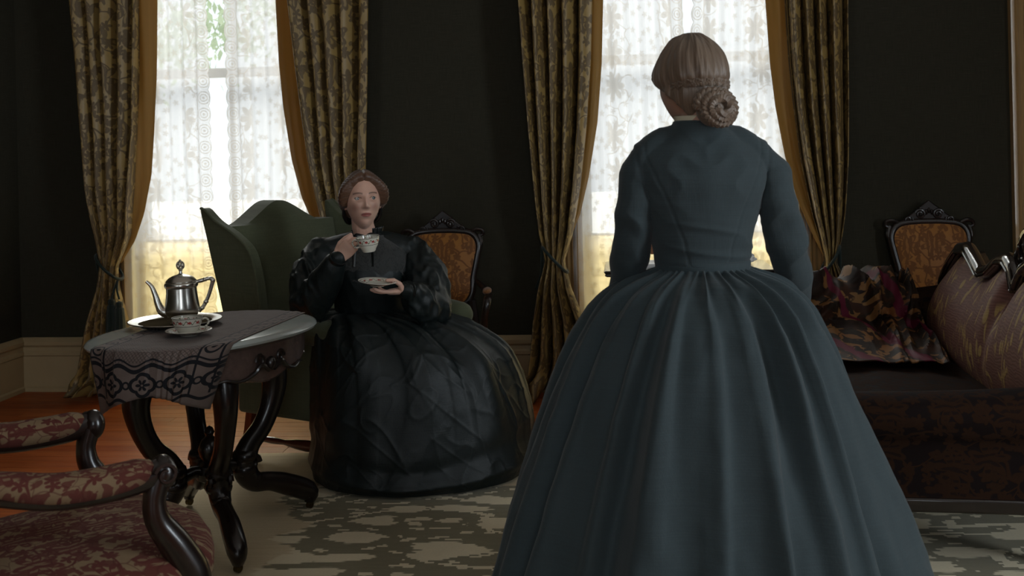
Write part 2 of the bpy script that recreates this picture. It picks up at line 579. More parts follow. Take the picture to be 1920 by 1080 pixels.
def m_rug():
    n = N('flatweave_rug_wool'); o = n.co()
    x = n.sep(o)
    # stepped, combed motifs: warp sideways in small weft steps
    rows = n.math('SNAP', x[1], 0.012)
    jit = n.noise(n.comb(0.0, n.math('MULTIPLY', rows, 60.0), 0.0), 1.0, 1)
    xx = n.math('MULTIPLY_ADD', n.math('SUBTRACT', jit, 0.5), 0.10, x[0])
    q = n.comb(n.math('MULTIPLY', xx, 1.05), n.math('MULTIPLY', rows, 2.3), 0.0)
    w = n.noise(q, 2.2, 1, col=True)
    q2 = n.vmath('ADD', q, n.vmath('SCALE', n.vmath('SUBTRACT', w, (0.5, 0.5, 0.5)), sc=0.35))
    vd = n.voro(q2, 2.7, 0.85).outputs['Distance']
    mot = n.math('SUBTRACT', 1.0, n.step(vd, 0.27, 0.30))
    sm = n.math('SUBTRACT', 1.0, n.step(n.voro(q2, 7.5, 1.0).outputs['Distance'], 0.19, 0.22))
    mot = n.math('MAXIMUM', mot, n.math('MULTIPLY', sm, n.step(vd, 0.4, 0.42)))
    br = n.noise(q2, 1.6, 0)
    line = n.math('LESS_THAN', n.math('ABSOLUTE', n.math('SUBTRACT', br, 0.53)), 0.016)
    mot = n.math('MAXIMUM', mot, line)
    # field edge: the dark ground begins behind a wavy line, the border is plain sand
    edge = n.math('ADD', n.math('MULTIPLY_ADD', n.noise(n.comb(0.0, n.math('MULTIPLY', rows, 2.2), 3.0), 1.6, 1), 0.75, 0.12), 0.0)
    field = n.step(n.math('SUBTRACT', xx, edge), 0.0, 0.02)
    farb = n.step(n.math('SUBTRACT', 2.62, x[1]), 0.0, 0.02)
    field = n.math('MULTIPLY', field, farb)
    sand = n.mix(n.noise(n.map(o, sc=(1, 12, 1)), 5, 4), (0.52, 0.41, 0.255), (0.66, 0.54, 0.355))
    ground = n.mix(n.noise(n.map(o, sc=(2, 12, 1)), 6, 4), (0.185, 0.162, 0.100), (0.25, 0.22, 0.14))
    light = n.mix(n.noise(o, 9, 3), (0.64, 0.55, 0.37), (0.78, 0.68, 0.48))
    c = n.mix(field, sand, n.mix(mot, ground, light))
    c = n.mix(n.math('MULTIPLY', n.noise(o, 130, 2), 0.35), c, n.mix(0.5, c, (0.02, 0.018, 0.012)))
    return n.done(n.bsdf(c, 0.95, 0, 0.1, n.bump(n.wave(o, 120, 2, dirn='Y'), 0.25, 0.003), 0.1))

def m_damask(name, ground, motif, scale=1.0, rough=0.55, sheen=0.0, line=None, trans=0.0, spec=0.4, bumps=0.15, coords='UV'):
    """woven floral: blossoms, leaves and stems on a plain ground; UV in metres"""
    n = N(name); o = n.co(coords)
    big, inner, r = n.flower(o, 4.6 * scale, 7.0, 0.46, 0.55)
    small, _, _ = n.flower(n.vmath('ADD', o, (3.7, 1.3, 0.0)), 11 * scale, 5.0, 0.36, 0.9)
    lf = n.leaves(n.map(o, rot=(0, 0, 0.6), sc=(1.25, 0.8, 1)), 13 * scale, 0.27)
    st = n.scrolls(o, 6.2 * scale, 0.05)
    m = n.math('MAXIMUM', n.math('MAXIMUM', big, small), n.math('MAXIMUM', n.math('MULTIPLY', lf, 0.9), st))
    vein = n.wave(n.vmath('SCALE', o, sc=scale), 9, 6, 2)
    m = n.math('MULTIPLY', m, n.math('SUBTRACT', 1.0, n.math('MULTIPLY', inner, n.math('MULTIPLY', n.step(vein, 0.55, 0.75), 0.75))))
    g = n.mix(n.noise(o, 30 * scale, 3), tuple(c * 0.85 for c in ground), tuple(c * 1.12 for c in ground))
    c = n.mix(m, g, motif)
    if line: c = n.mix(n.math('MULTIPLY', n.scrolls(o, 9.0 * scale, 0.035), 0.6), c, line)
    nr = n.bump(n.math('ADD', m, n.math('MULTIPLY', n.noise(o, 260, 2), 0.4)), bumps, 0.003)
    sh = n.bsdf(c, n.math('MULTIPLY_ADD', m, 0.15, rough), 0, spec, nr, sheen)
    if trans:
        tr = n.nd('ShaderNodeBsdfTranslucent'); n.put(tr.inputs[0], c)
        mx = n.nd('ShaderNodeMixShader'); mx.inputs[0].default_value = trans
        n.t.links.new(sh, mx.inputs[1]); n.t.links.new(tr.outputs[0], mx.inputs[2]); sh = mx.outputs[0]
    return n.done(sh)

def m_cloth(name, col, rough=0.8, trans=0.3, var=0.12, sheen=0.0, streak=(60, 60, 1)):
    n = N(name); o = n.co()
    f = n.noise(n.map(o, sc=streak), 1.0, 3)
    c = n.mix(f, tuple(x * (1 - var) for x in col), tuple(x * (1 + var) for x in col))
    sh = n.bsdf(c, rough, 0, 0.3, n.bump(n.noise(o, 220, 2), 0.1, 0.002), sheen)
    if trans:
        tr = n.nd('ShaderNodeBsdfTranslucent'); n.put(tr.inputs[0], c)
        mx = n.nd('ShaderNodeMixShader'); mx.inputs[0].default_value = trans
        n.t.links.new(sh, mx.inputs[1]); n.t.links.new(tr.outputs[0], mx.inputs[2]); sh = mx.outputs[0]
    return n.done(sh)

def m_lace(name, flip=False, seed=0.0, border=0.09):
    """UV x runs in metres from the hanging side to the scalloped edge at u = 0"""
    n = N(name); o = n.co('UV'); x = n.sep(o)
    v = n.vmath('ADD', o, (seed, seed * 0.7, 0.0))
    big, inn, r = n.flower(n.map(v, sc=(1, 0.85, 1)), 5.4, 7.0, 0.42, 0.35, 0.04)
    sm, _, _ = n.flower(n.vmath('ADD', v, (1.7, 0.4, 0.0)), 15.0, 5.0, 0.30, 0.9)
    st = n.scrolls(v, 8.0, 0.045, 1.5)
    col = n.step(n.math('SINE', n.math('MULTIPLY', x[0], 2 * PI / 0.37)), -0.25, 0.35)
    pat = n.math('MAXIMUM', n.math('MULTIPLY', n.math('MAXIMUM', big, st), col), n.math('MULTIPLY', sm, 0.8))
    # border of linked spirals along the scalloped edge
    ub = n.math('SUBTRACT', n.math('FLOORED_MODULO', x[1], 0.095), 0.0475)
    rb = n.math('SQRT', n.math('ADD', n.math('POWER', n.math('SUBTRACT', x[0], border * 0.5), 2.0), n.math('POWER', ub, 2.0)))
    ring = n.math('SINE', n.math('MULTIPLY', rb, 2 * PI / 0.0155))
    ring = n.math('MULTIPLY', n.step(ring, 0.1, 0.5), n.math('LESS_THAN', rb, 0.043))
    inb = n.math('LESS_THAN', x[0], border)
    lineb = n.math('LESS_THAN', n.math('ABSOLUTE', n.math('SUBTRACT', x[0], border)), 0.004)
    pat = n.math('MAXIMUM', n.mix(inb, pat, ring), lineb)
    sc_ = n.math('MULTIPLY', n.math('ABSOLUTE', n.math('SINE', n.math('MULTIPLY', x[1], PI / 0.095))), 0.016)
    hole = n.math('LESS_THAN', n.math('ADD', x[0], sc_), 0.017)
    rim = n.math('LESS_THAN', n.math('ADD', x[0], sc_), 0.022)
    pat = n.math('MAXIMUM', pat, rim)
    dens = n.math('MULTIPLY_ADD', pat, 0.17, 0.68)
    dens = n.math('MULTIPLY', dens, n.math('SUBTRACT', 1.0, hole))
    c = n.mix(pat, (0.86, 0.85, 0.85), (0.68, 0.64, 0.59))
    df = n.nd('ShaderNodeBsdfDiffuse'); n.put(df.inputs[0], c)
    tr = n.nd('ShaderNodeBsdfTranslucent'); n.put(tr.inputs[0], c)
    m1 = n.nd('ShaderNodeMixShader'); m1.inputs[0].default_value = 0.40
    n.t.links.new(df.outputs[0], m1.inputs[1]); n.t.links.new(tr.outputs[0], m1.inputs[2])
    tp = n.nd('ShaderNodeBsdfTransparent')
    m2 = n.nd('ShaderNodeMixShader'); n.put(m2.inputs[0], dens)
    n.t.links.new(tp.outputs[0], m2.inputs[1]); n.t.links.new(m1.outputs[0], m2.inputs[2])
    return n.done(m2.outputs[0])

def m_glass():
    n = N('window_glass')
    tp = n.nd('ShaderNodeBsdfTransparent'); tp.inputs[0].default_value = (0.96, 0.98, 0.98, 1)
    gl = n.nd('ShaderNodeBsdfGlossy'); gl.inputs['Roughness'].default_value = 0.02
    lw = n.nd('ShaderNodeLayerWeight'); lw.inputs[0].default_value = 0.25
    mx = n.nd('ShaderNodeMixShader'); n.t.links.new(n.math('MULTIPLY', lw.outputs['Fresnel'], 0.5), mx.inputs[0])
    n.t.links.new(tp.outputs[0], mx.inputs[1]); n.t.links.new(gl.outputs[0], mx.inputs[2])
    return n.done(mx.outputs[0])

def m_marble():
    n = N('grey_green_marble'); o = n.co()
    a = n.noise(o, 5, 6, 0.6, 1.6)
    vein = n.math('ABSOLUTE', n.math('SUBTRACT', n.noise(o, 3.2, 5, 0.6, 1.0), 0.5))
    c = n.mix(a, (0.27, 0.31, 0.29), (0.50, 0.54, 0.51))
    c = n.mix(n.math('SUBTRACT', 1.0, n.step(vein, 0.0, 0.05)), c, (0.42, 0.44, 0.42))
    return n.done(n.bsdf(c, 0.16, 0, 0.5, None, 0, 0.3))

def m_runner():
    """printed table runner; UV in metres: u across 0..0.42, v along, 0 at the hanging end"""
    n = N('printed_runner_cloth'); o = n.co('UV'); x = n.sep(o)
    Wd = 0.44
    um = n.math('SUBTRACT', x[0], Wd / 2)
    ua = n.math('ABSOLUTE', um)
    def band(v, c0, w): return n.math('LESS_THAN', n.math('ABSOLUTE', n.math('SUBTRACT', v, c0)), w)
    wob = n.math('MULTIPLY', n.math('SINE', n.math('MULTIPLY', um, 2 * PI / 0.11)), 0.010)
    vv = n.math('ADD', x[1], wob)
    pat = n.math('MAXIMUM', band(vv, 0.045, 0.0050), n.math('MAXIMUM', band(vv, 0.148, 0.0065), band(vv, 0.165, 0.003)))
    # medallions in the border
    cu = n.math('SUBTRACT', n.math('FLOORED_MODULO', n.math('ADD', um, 0.055), 0.11), 0.055)
    cv = n.math('SUBTRACT', x[1], 0.097)
    rr = n.math('SQRT', n.math('ADD', n.math('POWER', cu, 2.0), n.math('POWER', n.math('MULTIPLY', cv, 1.15), 2.0)))
    th = n.math('ARCTAN2', cv, cu)
    lob = n.math('MULTIPLY_ADD', n.math('ABSOLUTE', n.math('COSINE', n.math('MULTIPLY', th, 2.0))), 0.010, 0.030)
    ring = n.math('LESS_THAN', n.math('ABSOLUTE', n.math('SUBTRACT', rr, lob)), 0.0062)
    pet = n.math('MULTIPLY_ADD', n.math('ABSOLUTE', n.math('COSINE', n.math('MULTIPLY', th, 3.0))), 0.016, 0.006)
    fl = n.math('MULTIPLY', n.math('LESS_THAN', rr, pet), n.math('GREATER_THAN', rr, 0.004))
    pat = n.math('MAXIMUM', pat, n.math('MAXIMUM', ring, fl))
    dot = n.math('SUBTRACT', n.math('FLOORED_MODULO', um, 0.11), 0.055)
    rd = n.math('SQRT', n.math('ADD', n.math('POWER', dot, 2.0), n.math('POWER', cv, 2.0)))
    pat = n.math('MAXIMUM', pat, band(rd, 0.010, 0.003))
    # side borders and hatching of the middle field
    side = n.math('MAXIMUM', band(ua, 0.205, 0.003), band(ua, 0.150, 0.003))
    pat = n.math('MAXIMUM', pat, n.math('MULTIPLY', side, n.math('GREATER_THAN', x[1], 0.05)))
    sv = n.math('SUBTRACT', n.math('FLOORED_MODULO', x[1], 0.08), 0.04); su = n.math('SUBTRACT', ua, 0.178)
    rs = n.math('SQRT', n.math('ADD', n.math('POWER', su, 2.0), n.math('POWER', sv, 2.0)))
    sd = n.math('MAXIMUM', band(rs, 0.019, 0.003), n.math('LESS_THAN', rs, 0.007))
    pat = n.math('MAXIMUM', pat, n.math('MULTIPLY', sd, n.math('GREATER_THAN', x[1], 0.15)))
    inner = n.math('MULTIPLY', n.math('GREATER_THAN', x[1], 0.165), n.math('LESS_THAN', ua, 0.147))
    hx = n.math('LESS_THAN', n.math('FLOORED_MODULO', n.math('ADD', x[0], x[1]), 0.012), 0.0028)
    hy = n.math('LESS_THAN', n.math('FLOORED_MODULO', n.math('SUBTRACT', x[0], x[1]), 0.012), 0.0028)
    pat = n.math('MAXIMUM', pat, n.math('MULTIPLY', inner, n.math('MULTIPLY', n.math('MAXIMUM', hx, hy), 0.55)))
    g = n.mix(n.noise(o, 25, 4), (0.110, 0.080, 0.068), (0.175, 0.132, 0.112))
    c = n.mix(pat, g, (0.008, 0.008, 0.010))
    return n.done(n.bsdf(c, 0.85, 0, 0.25, n.bump(n.noise(o, 180, 2), 0.25, 0.002), 0.05))

def m_china(name, red=True, z0=0.0, z1=1.0):
    """white porcelain with a printed band of small red blossoms, green sprigs and gilt rim; UV: u around, v height in metres"""
    n = N(name); o = n.co('UV'); x = n.sep(o)
    k = 10.0
    cu = n.math('SUBTRACT', n.math('FLOORED_MODULO', n.math('MULTIPLY', x[0], k), 1.0), 0.5)
    vm = (z0 + z1) / 2; hw = (z1 - z0) / 2
    cv = n.math('DIVIDE', n.math('SUBTRACT', x[1], vm), hw * 1.7)
    r = n.math('SQRT', n.math('ADD', n.math('POWER', cu, 2.0), n.math('POWER', cv, 2.0)))
    th = n.math('ARCTAN2', cv, cu)
    lim = n.math('MULTIPLY_ADD', n.math('ABSOLUTE', n.math('COSINE', n.math('MULTIPLY', th, 2.5))), 0.14, 0.14)
    fl = n.math('LESS_THAN', r, lim)
    cu2 = n.math('SUBTRACT', n.math('FLOORED_MODULO', n.math('MULTIPLY_ADD', x[0], k, 0.5), 1.0), 0.5)
    sprig = n.math('LESS_THAN', n.math('ABSOLUTE', n.math('SUBTRACT', cv, n.math('MULTIPLY', n.math('SINE', n.math('MULTIPLY', cu2, 9.0)), 0.3))), 0.09)
    sprig = n.math('MULTIPLY', sprig, n.math('LESS_THAN', n.math('ABSOLUTE', cu2), 0.32))
    inb = n.math('LESS_THAN', n.math('ABSOLUTE', n.math('SUBTRACT', x[1], vm)), hw)
    rim = n.math('LESS_THAN', n.math('ABSOLUTE', n.math('SUBTRACT', n.math('ABSOLUTE', n.math('SUBTRACT', x[1], vm)), hw * 1.15)), 0.0009)
    c = n.mix(n.noise(n.co(), 40, 2), (0.60, 0.57, 0.48), (0.66, 0.63, 0.54))
    c = n.mix(n.math('MULTIPLY', sprig, inb), c, (0.10, 0.12, 0.07))
    c = n.mix(n.math('MULTIPLY', fl, inb), c, (0.33, 0.045, 0.04))
    c = n.mix(rim, c, (0.07, 0.08, 0.06))
    return n.done(n.bsdf(c, 0.15, 0, 0.5, None, 0, 0.4))

def m_hair(name, dark, lite, freq=150, coords='UV'):
    n = N(name); o = n.co(coords)
    f = n.noise(n.map(o, sc=(freq, 4, 4)), 1.0, 4, 0.6, 0.3)
    g = n.noise(n.map(o, sc=(freq * 0.12, 3, 3)), 1.0, 2)
    c = n.mix(n.math('MULTIPLY_ADD', f, 0.7, n.math('MULTIPLY', g, 0.3)), dark, lite)
    return n.done(n.bsdf(c, 0.42, 0, 0.5, n.bump(f, 0.5, 0.004), 0.1))

def m_skin(name, base):
    n = N(name); o = n.co()
    at = n.nd('ShaderNodeAttribute', attribute_name='tint')
    f = n.noise(o, 35, 3)
    c = n.mix(f, tuple(x * 0.93 for x in base), tuple(min(1, x * 1.06) for x in base))
    c = n.mix(at.outputs['Alpha'], c, at.outputs['Color'])
    return n.done(n.bsdf(c, 0.5, 0, 0.4, n.bump(n.noise(o, 300, 2), 0.06, 0.001), 0.1, sss=0.15))

def m_eye():
    n = N('eye_white_and_iris'); o = n.co()
    x = n.sep(o)
    r = n.math('SQRT', n.math('ADD', n.math('POWER', x[0], 2.0), n.math('POWER', x[2], 2.0)))
    front = n.math('LESS_THAN', x[1], 0.0)
    c = n.mix(n.math('MULTIPLY', front, n.math('LESS_THAN', r, 0.0066)), (0.36, 0.33, 0.30), (0.05, 0.065, 0.07))
    c = n.mix(n.math('MULTIPLY', front, n.math('LESS_THAN', r, 0.0028)), c, (0.004, 0.004, 0.004))
    return n.done(n.bsdf(c, 0.08, 0, 0.6, None, 0, 0.6))

def m_silver():
    n = N('aged_silver_plate'); o = n.co()
    f = n.noise(o, 14, 5); c = n.mix(f, (0.55, 0.53, 0.48), (0.80, 0.78, 0.72))
    return n.done(n.bsdf(c, n.math('MULTIPLY_ADD', f, 0.16, 0.17), 1.0, 0.5, n.bump(n.noise(o, 60, 2), 0.04, 0.001)))

def m_dress(name, dark, lite, rough, weave=500, sheen=0.0, spec=0.4, wr=0.0, coords='Object'):
    n = N(name); o = n.co(coords)
    f = n.noise(o, 7, 4)
    thr = n.math('MULTIPLY', n.noise(n.map(o, sc=(weave, weave, 8)), 1, 1), n.noise(n.map(o, sc=(8, 8, weave)), 1, 1))
    c = n.mix(f, dark, lite)
    c = n.mix(n.math('MULTIPLY', n.step(thr, 0.15, 0.4), 0.25), c, tuple(x * 1.35 for x in lite))
    h = n.math('MULTIPLY', thr, 0.4)
    if wr:
        cr = n.noise(n.map(o, sc=(1, 1, 0.6)), 9, 4, 0.55, 1.2)
        h = n.math('ADD', h, n.math('MULTIPLY', n.math('ABSOLUTE', n.math('SUBTRACT', cr, 0.5)), wr))
    return n.done(n.bsdf(c, rough, 0, spec, n.bump(h, 0.35, 0.006), sheen))

def m_velvet_throw():
    n = N('patterned_velvet'); o = n.co('UV')
    w = n.noise(o, 5, 2, col=True)
    v = n.vmath('ADD', o, n.vmath('SCALE', n.vmath('SUBTRACT', w, (0.5, 0.5, 0.5)), sc=0.16))
    lf = n.leaves(v, 10, 0.33)
    lf2 = n.leaves(n.vmath('ADD', v, (2.1, 0.7, 0.0)), 11, 0.30)
    st = n.wave(n.map(v, rot=(0, 0, 0.5)), 1.0, 2.0, 1)
    c = n.mix(n.step(n.noise(v, 6, 3), 0.42, 0.6), (0.012, 0.005, 0.003), (0.040, 0.015, 0.007))
    c = n.mix(lf, c, n.mix(n.noise(o, 4, 1), (0.15, 0.042, 0.010), (0.22, 0.13, 0.045)))
    c = n.mix(lf2, c, (0.020, 0.011, 0.006))
    c = n.mix(n.step(st, 0.90, 0.95), c, (0.09, 0.006, 0.020))
    return n.done(n.bsdf(c, 0.65, 0, 0.25, n.bump(n.noise(o, 150, 2), 0.2, 0.003), 0.0))

def m_sofa_back():
    n = N('mauve_silk_with_gilt_flecks'); o = n.co('UV')
    v = n.map(o, sc=(1, 0.38, 1))
    d = n.voro(n.vmath('ADD', v, n.vmath('SCALE', n.noise(v, 12, 1, col=True), sc=0.05)), 27, 1.0).outputs['Distance']
    keep = n.step(n.noise(o, 7, 1), 0.42, 0.55)
    m = n.math('MULTIPLY', n.math('SUBTRACT', 1.0, n.step(d, 0.22, 0.30)), keep)
    st = n.math('MULTIPLY', n.scrolls(v, 9, 0.05), n.step(n.noise(o, 6, 1), 0.5, 0.6))
    m = n.math('MAXIMUM', m, st)
    moire = n.wave(n.map(o, sc=(0.6, 1, 1)), 26, 9, 3, dirn='Y')
    g = n.mix(moire, (0.135, 0.058, 0.044), (0.185, 0.084, 0.064))
    c = n.mix(m, g, (0.36, 0.235, 0.085))
    return n.done(n.bsdf(c, 0.55, 0, 0.25, n.bump(n.math('ADD', m, n.math('MULTIPLY', moire, 0.4)), 0.25, 0.003), 0.0))

def m_leaf():
    n = N('tree_leaves'); o = n.co()
    c = n.mix(n.noise(o, 3, 3), (0.30, 0.37, 0.24), (0.46, 0.52, 0.38))
    df = n.bsdf(c, 0.6)
    tr = n.nd('ShaderNodeBsdfTranslucent'); n.put(tr.inputs[0], c)
    mx = n.nd('ShaderNodeMixShader'); mx.inputs[0].default_value = 0.4
    n.t.links.new(df, mx.inputs[1]); n.t.links.new(tr.outputs[0], mx.inputs[2])
    return n.done(mx.outputs[0])

M = {}
M['wall'] = m_wall()
M['plaster'] = mat_plain('ceiling_plaster', (0.80, 0.77, 0.70), 0.9, bump=0.1)
M['cream'] = mat_plain('cream_gloss_paint', (0.40, 0.30, 0.165), 0.42, var=0.14, scale=5, bump=0.06, bscale=25)
M['casing'] = mat_wood('golden_oak_casing', (0.42, 0.27, 0.115), 0.35, 0.35, 0.3)
M['sash'] = mat_plain('white_sash_paint', (0.85, 0.85, 0.82), 0.5, var=0.04)
M['plank'] = m_plank()
M['subfloor'] = mat_plain('dark_floor_joint', (0.03, 0.012, 0.006), 0.8)
M['rug'] = m_rug()
M['glass'] = m_glass()
M['drape'] = m_damask('gold_floral_brocade', (0.31, 0.205, 0.066), (0.120, 0.076, 0.028), 1.0, 0.42, 0.0, trans=0.015, spec=0.5)
M['lining'] = m_cloth('mustard_sateen_lining', (0.40, 0.225, 0.055), 0.55, 0.36)
M['blind'] = m_cloth('cream_blind_cloth', (0.95, 0.85, 0.60), 0.9, 0.93, 0.06, streak=(2, 2, 40))
M['cord'] = mat_plain('bottle_green_cord', (0.003, 0.015, 0.010), 0.7, bump=0.4, bscale=200, sheen=0.2)
M['green_velvet'] = m_dress('olive_green_velvet', (0.050, 0.058, 0.030), (0.090, 0.098, 0.056), 0.8, 300, 0.12, 0.2)
M['mahogany'] = mat_wood('dark_mahogany', (0.010, 0.0055, 0.004), 0.28, 0.6, 0.25)
M['red_mahogany'] = mat_wood('red_mahogany', (0.10, 0.022, 0.010), 0.25, 0.5, 0.5)
M['walnut'] = mat_wood('carved_walnut', (0.016, 0.010, 0.008), 0.3, 0.5, 0.25)
M['sofa_wood'] = mat_wood('polished_sofa_wood', (0.026, 0.018, 0.015), 0.14, 0.4, 1.0)
M['apron_wood'] = mat_wood('rosewood_apron', (0.115, 0.075, 0.062), 0.22, 0.4, 0.5, 'X')
M['ebony'] = mat_wood('ebonised_wood', (0.010, 0.009, 0.009), 0.2, 0.4, 0.5)
M['marble'] = m_marble()
M['runner'] = m_runner()
M['silver'] = m_silver()
M['tray_dark'] = mat_plain('dark_tray_reflection', (0.085, 0.066, 0.040), 0.6, 0.0, var=0.3, spec=0.0)  # matte dark brown stands in for dark reflections in the tray
M['brass'] = mat_plain('castor_brass', (0.10, 0.075, 0.035), 0.35, 1.0)
M['cup'] = m_china('porcelain_cup', True, 0.030, 0.052)
M['saucer'] = m_china('porcelain_saucer', True, 0.045, 0.066)
M['coffee'] = mat_plain('black_coffee', (0.016, 0.007, 0.003), 0.05)
M['orange'] = m_damask('amber_damask', (0.34, 0.135, 0.022), (0.17, 0.062, 0.012), 1.35, 0.5, 0.3, spec=0.3)
M['floral_seat'] = m_damask('madder_floral_tapestry', (0.160, 0.104, 0.056), (0.078, 0.022, 0.016), 1.8, 0.85, 0.0, line=(0.06, 0.015, 0.011), spec=0.2)
M['plum'] = m_damask('plum_cut_velvet', (0.0060, 0.0026, 0.0022), (0.020, 0.0085, 0.0042), 1.5, 0.85, 0.0, spec=0.12)
M['sofa_back'] = m_sofa_back()
M['throw'] = m_velvet_throw()
M['blue_wool'] = m_dress('slate_blue_wool', (0.0215, 0.032, 0.035), (0.030, 0.044, 0.048), 0.78, 420, 0.12, 0.25, 0.25)
M['taffeta'] = m_dress('black_taffeta', (0.0042, 0.0068, 0.0066), (0.0068, 0.0108, 0.0105), 0.48, 600, 0.0, 0.34, 0.15)
M['black_lace'] = m_damask('black_lace_yoke', (0.010, 0.012, 0.011), (0.030, 0.031, 0.029), 4.0, 0.7, 0.2, spec=0.4, bumps=0.5)
M['ribbon'] = mat_plain('black_satin', (0.006, 0.008, 0.008), 0.3)
M['linen'] = mat_plain('cream_linen', (0.46, 0.42, 0.30), 0.8)
M['skin'] = m_skin('fair_skin', (0.60, 0.36, 0.27))
M['skin2'] = m_skin('fair_skin_warm', (0.34, 0.19, 0.125))
M['eye'] = m_eye()
M['auburn'] = m_hair('auburn_hair', (0.026, 0.011, 0.006), (0.150, 0.070, 0.034))
M['brown_hair'] = m_hair('light_brown_hair', (0.050, 0.031, 0.019), (0.21, 0.145, 0.095))
M['paper'] = mat_plain('writing_paper', (0.78, 0.78, 0.76), 0.8, var=0.04)
M['russet'] = mat_plain('russet_leather', (0.20, 0.075, 0.025), 0.5)
M['leaf'] = m_leaf()
M['bark'] = mat_plain('bark', (0.10, 0.075, 0.05), 0.9, bump=0.6)
M['gravel'] = mat_plain('pale_gravel', (0.66, 0.64, 0.60), 0.9, var=0.1)

# ------------------------------------------------------------------ the room (room frame: x along window wall, y outwards, z up)
WL = W(42, 690, 0)[0]          # left corner of the window wall
WR_ = 4.15                      # right corner
DEPTH = 8.8
CEIL = 3.55
T = 0.28
OP = 0.60                       # half width of a window opening
Z0, Z1 = 0.07, 3.02

def struct(o):
    o['kind'] = 'structure'; return o

def wall_with_openings(u0, u1, ops, place):
    """ops: (centre, half, z0, z1); place(u0,u1,z0,z1) -> MB"""
    mb = MB(); u = u0
    for c, h, a, b in sorted(ops):
        mb.join(place(u, c - h, 0, CEIL)); mb.join(place(c - h, c + h, 0, a)); mb.join(place(c - h, c + h, b, CEIL)); u = c + h
    mb.join(place(u, u1, 0, CEIL))
    return mb

struct(room(obj('wall_back', wall_with_openings(WL - T, WR_ + T, [(W1, OP, Z0, Z1), (W2, OP, Z0, Z1)], lambda a, b, c, d: box(a, b, 0, T, c, d)), M['wall'], smooth=False)))
struct(room(obj('wall_left', box(WL - T, WL, -DEPTH, 0, 0, CEIL), M['wall'], smooth=False)))
struct(room(obj('wall_right', wall_with_openings(-DEPTH, 0, [(-4.6, 0.6, 0.5, 3.0)], lambda a, b, c, d: box(WR_, WR_ + 0.2, a, b, c, d)), M['wall'], smooth=False)))
struct(room(obj('wall_front', wall_with_openings(WL - T, WR_ + T, [(-1.6, 0.6, 0.5, 3.0), (1.1, 0.6, 0.5, 3.0)], lambda a, b, c, d: box(a, b, -DEPTH - 0.2, -DEPTH, c, d)), M['wall'], smooth=False)))
struct(room(obj('ceiling', box(WL - T, WR_ + T, -DEPTH - 0.2, T, CEIL, CEIL + 0.1), M['plaster'], smooth=False)))
floor = struct(room(obj('floor', box(WL - T, WR_ + T, -DEPTH - 0.2, T, -0.12, -0.022), M['subfloor'], smooth=False)))

# floor boards: each one a piece of its own
BW = 0.088
rng = random.Random(3)
plank_me = {}
def plank_mesh(L):
    if L not in plank_me:
        plank_me[L] = make_mesh('board', box(0, L, 0, BW - 0.0022, -0.022, 0), M['plank'], False, None)
    return plank_me[L]
row = 0; y = -0.0
LENS = [1.6, 2.1, 2.6, 3.2]
while y > -5.2:
    y -= BW; x = WL - rng.uniform(0.0, 1.4)
    while x < WR_:
        L = rng.choice(LENS)
        if x + L > WL:
            b = link('floor_board', plank_mesh(L), floor, (x, y, rng.uniform(-0.0008, 0)))
        x += L + 0.0022
b = link('floor_boards_behind', make_mesh('boards', box(WL, WR_, -DEPTH, y, -0.022, -0.0002), M['plank'], False, None), floor)

# baseboards: tall, stepped cream profile
BB = 0.315
prof = [(0, 0), (0.036, 0), (0.036, 0.022), (0.024, 0.030), (0.022, 0.205), (0.030, 0.212), (0.030, 0.228), (0.020, 0.240), (0.019, 0.258),
        (0.034, 0.272), (0.036, 0.292), (0.022, 0.306), (0.012, BB), (0, BB)]
def base_run(a, b):
    mb = MB(); n = len(prof)
    v = [(a, -q, z) for q, z in prof] + [(b, -q, z) for q, z in prof]
    f = [(i, (i + 1) % n, n + (i + 1) % n, n + i) for i in range(n)] + [tuple(range(n)), tuple(n + i for i in range(n))[::-1]]
    return mb.add(v, f)
mb = base_run(WL, W1 - OP - 0.14); mb.join(base_run(W1 + OP + 0.14, W2 - OP - 0.14)); mb.join(base_run(W2 + OP + 0.14, 2.60))
struct(room(obj('baseboard_back', mb, M['cream'], smooth=True, angle=25)))
mb = base_run(0, DEPTH); mb.xf(Matrix.Translation((WL, -DEPTH, 0)) @ Matrix.Rotation(PI / 2, 4, 'Z'))
struct(room(obj('baseboard_left', mb, M['cream'], smooth=True, angle=25)))
# thin caulk / paint line on top of the left baseboards and a door casing at the far right
def casing_run(x0, x1, z0, z1, q=0.045):
    """fluted vertical casing"""
    w = x1 - x0
    pr = [(0, 0), (0, q), (0.12, q), (0.16, q * .7), (0.22, q * .95), (0.32, q * .62), (0.42, q * .95), (0.5, q * .62), (0.58, q * .95), (0.68, q * .62), (0.78, q * .95), (0.84, q * .7), (0.88, q), (1, q), (1, 0)]
    mb = MB(); n = len(pr)
    v = [(x0 + a * w, -b, z0) for a, b in pr] + [(x0 + a * w, -b, z1) for a, b in pr]
    f = [(i, (i + 1) % n, n + (i + 1) % n, n + i) for i in range(n)] + [tuple(range(n)), tuple(n + i for i in range(n))[::-1]]
    return mb.add(v, f)
DX = W(1894, 240, 0)[0]
door = struct(room(empty('door_1')))
obj('door_casing', casing_run(DX, DX + 0.15, 0, 2.75), M['casing'], door, angle=25)
obj('door_casing', casing_run(DX + 1.05, DX + 1.20, 0, 2.75), M['casing'], door, angle=25)
obj('door_header', sbox(DX - 0.02, DX + 1.22, -0.06, 0, 2.75, 2.93), M['casing'], door, bevel=0.01)
leaf = obj('door_leaf', sbox(DX + 0.15, DX + 1.05, -0.025, 0, 0.01, 2.75), M['casing'], door, bevel=0.004)
